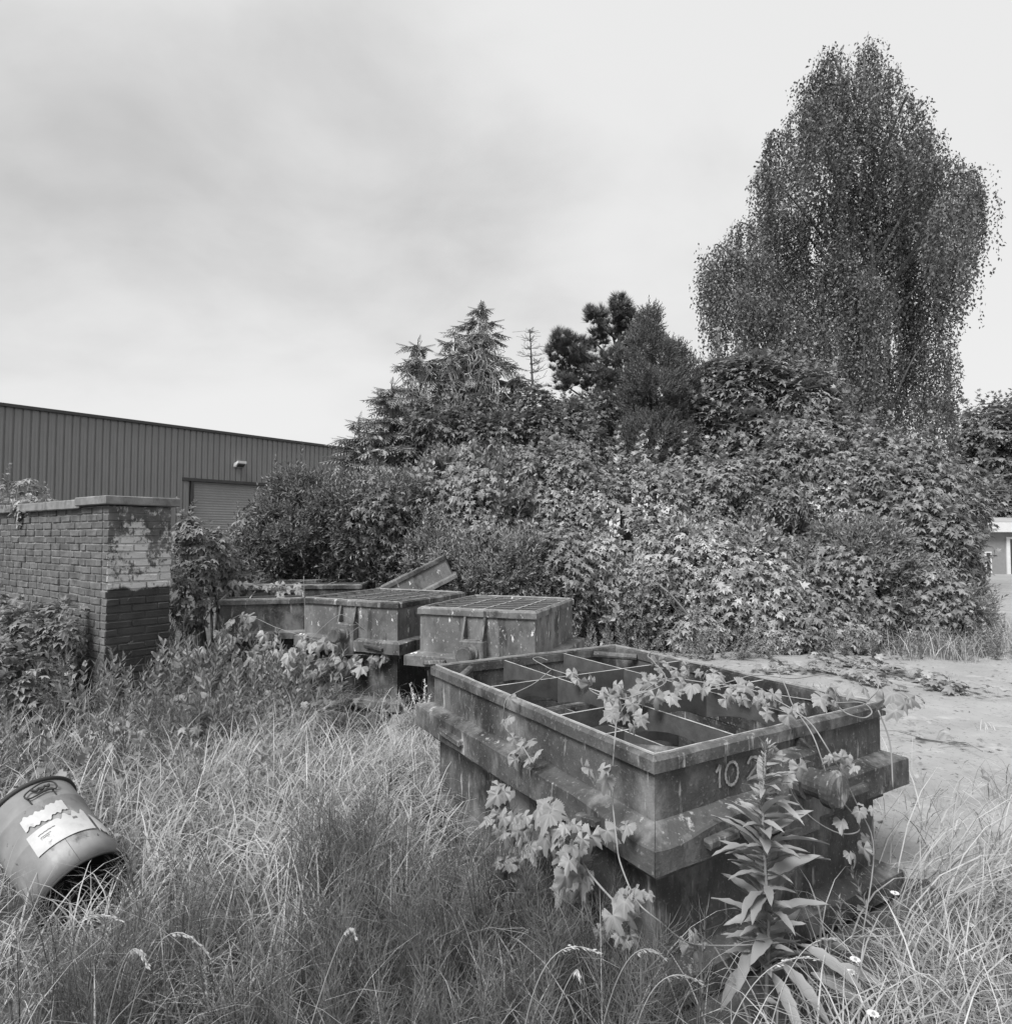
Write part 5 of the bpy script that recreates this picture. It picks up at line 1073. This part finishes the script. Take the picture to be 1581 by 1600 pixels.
# pale spiky flower weed beside the flasks
def spikes():
    b = onz(655, 1165, 0); root = empty('spike_weed', tuple(b)); tag(root, 'weed with pale upright flower spikes between the stacked flasks', 'weed')
    for px, py in ((622, 1085), (640, 1068), (655, 1095), (664, 1062), (672, 1088), (684, 1100), (632, 1108), (648, 1112)):
        tp = aty(px, py, b[1] + rng.uniform(-.1, .1)); s = b + (tp - b) * .25 + [rng.normal(0, .03), 0, 0]; g = G(); ax = smooth_path([s, (s + tp) / 2, tp], 4); ln = len(ax); tube(g, ax, np.linspace(.003, .002, ln), 4, False)
        n = 70; u = U(.35, 1, n); P = s + (tp - s) * u[:, None] + rng.normal(0, .006, (n, 3)); scatter(g, SMALL, P, unit(n) + [0, 0, 1.1], unit(n), U(.012, .024, n)); g.obj('flower_spike', M['pale_flower'], root)
    g = G(); n = 60; P = b + rng.normal(0, .09, (n, 3)) * [1, 1, 0] + up3 * U(.0, .15, n)[:, None]; scatter(g, SHOOT_F, P, unit(n) * .5 + [0, 0, .9], unit(n), U(.12, .22, n)); g.obj('foliage', M['dry_grass'], root)
spikes()
# seed stalks: single pale arching stems
stalk = [((150, 1600), (225, 1485), (330, 1500), 1.55), ((115, 1640), (180, 1520), (232, 1515), 1.5), ((425, 1600), (520, 1490), (555, 1465), 1.7), ((800, 1640), (830, 1530), (935, 1490), 1.6), ((790, 1600), (880, 1545), (905, 1530), 1.7), ((905, 1620), (960, 1520), (1040, 1500), 1.65), ((965, 1640), (1000, 1560), (1100, 1540), 1.6), ((1090, 1640), (1150, 1560), (1280, 1500), 1.6), ((1320, 1640), (1390, 1540), (1490, 1560), 1.6), ((1180, 1620), (1225, 1520), (1310, 1470), 1.75), ((40, 1600), (80, 1480), (190, 1440), 1.7), ((240, 1560), (300, 1440), (275, 1330), 1.9)]
stalk_lab = 'pale arching grass stalk with a narrow seed head'
for a, b_, c, Y in stalk:
    p0 = aty(*a, Y); p0[2] = max(0, min(p0[2], .05)); q0 = np.array([p0[0], Y + .03, -.02]); q2 = aty(*c, Y - .05); q1 = aty(*b_, Y); q1 = q1 + (q1 - (q0 + q2) / 2) * .75
    tt = np.linspace(0, 1, 22)[:, None]; pts = (1 - tt) ** 2 * q0 + 2 * tt * (1 - tt) * q1 + tt ** 2 * q2; n = len(pts)
    root = empty('grass_stalk', tuple(pts[0])); tag(root, stalk_lab, 'grass', 'single pale grass stalks in the foreground'); g = G(); tube(g, pts, np.linspace(.0017, .0009, n), 4); g.obj('stem', M['grass'], root)
    g = G(); k = 46; u = U(.72, 1, k); P = np.stack([np.interp(u, np.linspace(0, 1, n), pts[:, q]) for q in range(3)], -1); d = pts[-1] - pts[-4]; d /= np.linalg.norm(d); scatter(g, LANCE, P + rng.normal(0, .0015, (k, 3)), d + unit(k) * .28, unit(k), U(.009, .014, k)); g.obj('seed_head', M['grass'], root)
# daisies
for px, py, h in ((1398, 1396, .22), (1515, 1446, .2), (1336, 1500, .25), (1364, 1585, .3), (1330, 1520, .18), (1010, 1548, .12)):
    q = onz(px, py, h); root = empty('daisy', (q[0], q[1] + .02, 0)); tag(root, 'small white daisy on a thin stem in the grass', 'flower', 'white daisies in the grass'); g = G(); tube(g, [(q[0], q[1] + .02, -.02), (q[0] + .01, q[1] + .02, h * .5), q], .0016, 4, False); g.obj('stem', M['grass'], root)
    g = G(); a = np.linspace(0, 6.28, 11)[:-1]; t_ = np.stack([np.cos(a), np.sin(a), np.full(10, .15)], -1) + [0, 0, 0]; scatter(g, OVAL, np.tile(q, (10, 1)), t_ + np.array([0, -.0, 0]), np.tile([0, -.6, 1.], (10, 1)), .017); g.obj('petals', M['pale_flower'], root)
    g = G(); cyl(g, q + [0, 0, -.001], q + [0, -.002, .004], .0045, 8); g.obj('disc', M['vine_stem'], root)
# debris on the yard: fallen leafy bine, twigs, crumpled sheet
def fallen(pts, label, nl, s):
    P = smooth_path([onz(*q, .03) for q in pts], 6); root = empty('fallen_branch', tuple(P[0])); tag(root, label, 'branch'); g = G(); tube(g, P, np.linspace(.012, .005, len(P)), 5)
    for i in range(2, len(P) - 1, 3): e = P[i] + np.array([rng.normal(0, .25), rng.normal(0, .2), rng.uniform(.0, .05)]); tube(g, [P[i], (P[i] + e) / 2 + [0, 0, .03], e], .004, 4, False)
    g.obj('stem', M['twig'], root); g = G(); k = rng.integers(0, len(P), nl); Q = P[k] + rng.normal(0, .10, (nl, 3)) * [1.3, 1, .35] + [0, 0, .05]; scatter(g, LOBED, Q, unit(nl) * [1, 1, .3], np.array([0, -.2, 1.]) + unit(nl) * .5, s * U(.6, 1.3, nl)); g.obj('foliage', M['hop_leaf'], root)
fallen([(1290, 1035), (1340, 1042), (1400, 1052), (1470, 1075), (1520, 1086)], 'fallen leafy branch lying across the pale concrete below the bush', 160, .10)
fallen([(1200, 1050), (1270, 1048), (1340, 1060), (1380, 1075)], 'withered leafy bine on the concrete behind the vine-covered flask', 120, .09)
fallen([(1430, 1152), (1470, 1158), (1520, 1165)], 'thin dark twig lying alone on the pale concrete', 14, .05)
g = G(); P = area(.2, 9, 3.2, 10.2, 2600, lambda P: slab_inside(P) * (.15 + .85 * sm(patch_n(P, 1.2, 4), -.1, .7))); P[:, 2] = .022; n = len(P); scatter(g, LANCE, P, unit(n) * [1, .5, .05], np.array([0, 0, 1.]) + unit(n) * .3, U(.02, .08, n), U(.15, .8, n))
cover('yard_litter', 'scattered dead leaves and twig bits on the pale concrete', 'litter', g, 'litter_bits')
def rag(px, py, w, h, label):
    b = onz(px, py, .0); n = 7; X, Y_ = np.meshgrid(np.linspace(-1, 1, n), np.linspace(-1, 1, n)); q = np.stack([X.ravel() * w, Y_.ravel() * w * .7, np.zeros(n * n)], -1); q[:, 2] = h * (.55 + .45 * wob(q, 14.)) * np.clip(1.15 - (X.ravel() ** 2 + Y_.ravel() ** 2) * .7, 0, 1) + .005; q[:, :2] += rng.normal(0, w * .08, (n * n, 2)); I = np.arange(n * (n - 1)).reshape(n - 1, n)[:, :-1].ravel(); T = np.concatenate([np.stack([I, I + 1, I + n + 1], -1), np.stack([I, I + n + 1, I + n], -1)])
    o = obj('crumpled_sheet', mesh_from('crumpled_sheet', q, T, M['litter'], False), None, tuple(b)); tag(o, label, 'litter')
rag(1003, 1008, .22, .2, 'pale crumpled plastic sheet lying at the hedge foot'); rag(1010, 995, .14, .42, 'upright scrap of pale sheeting caught in the hedge leaves')
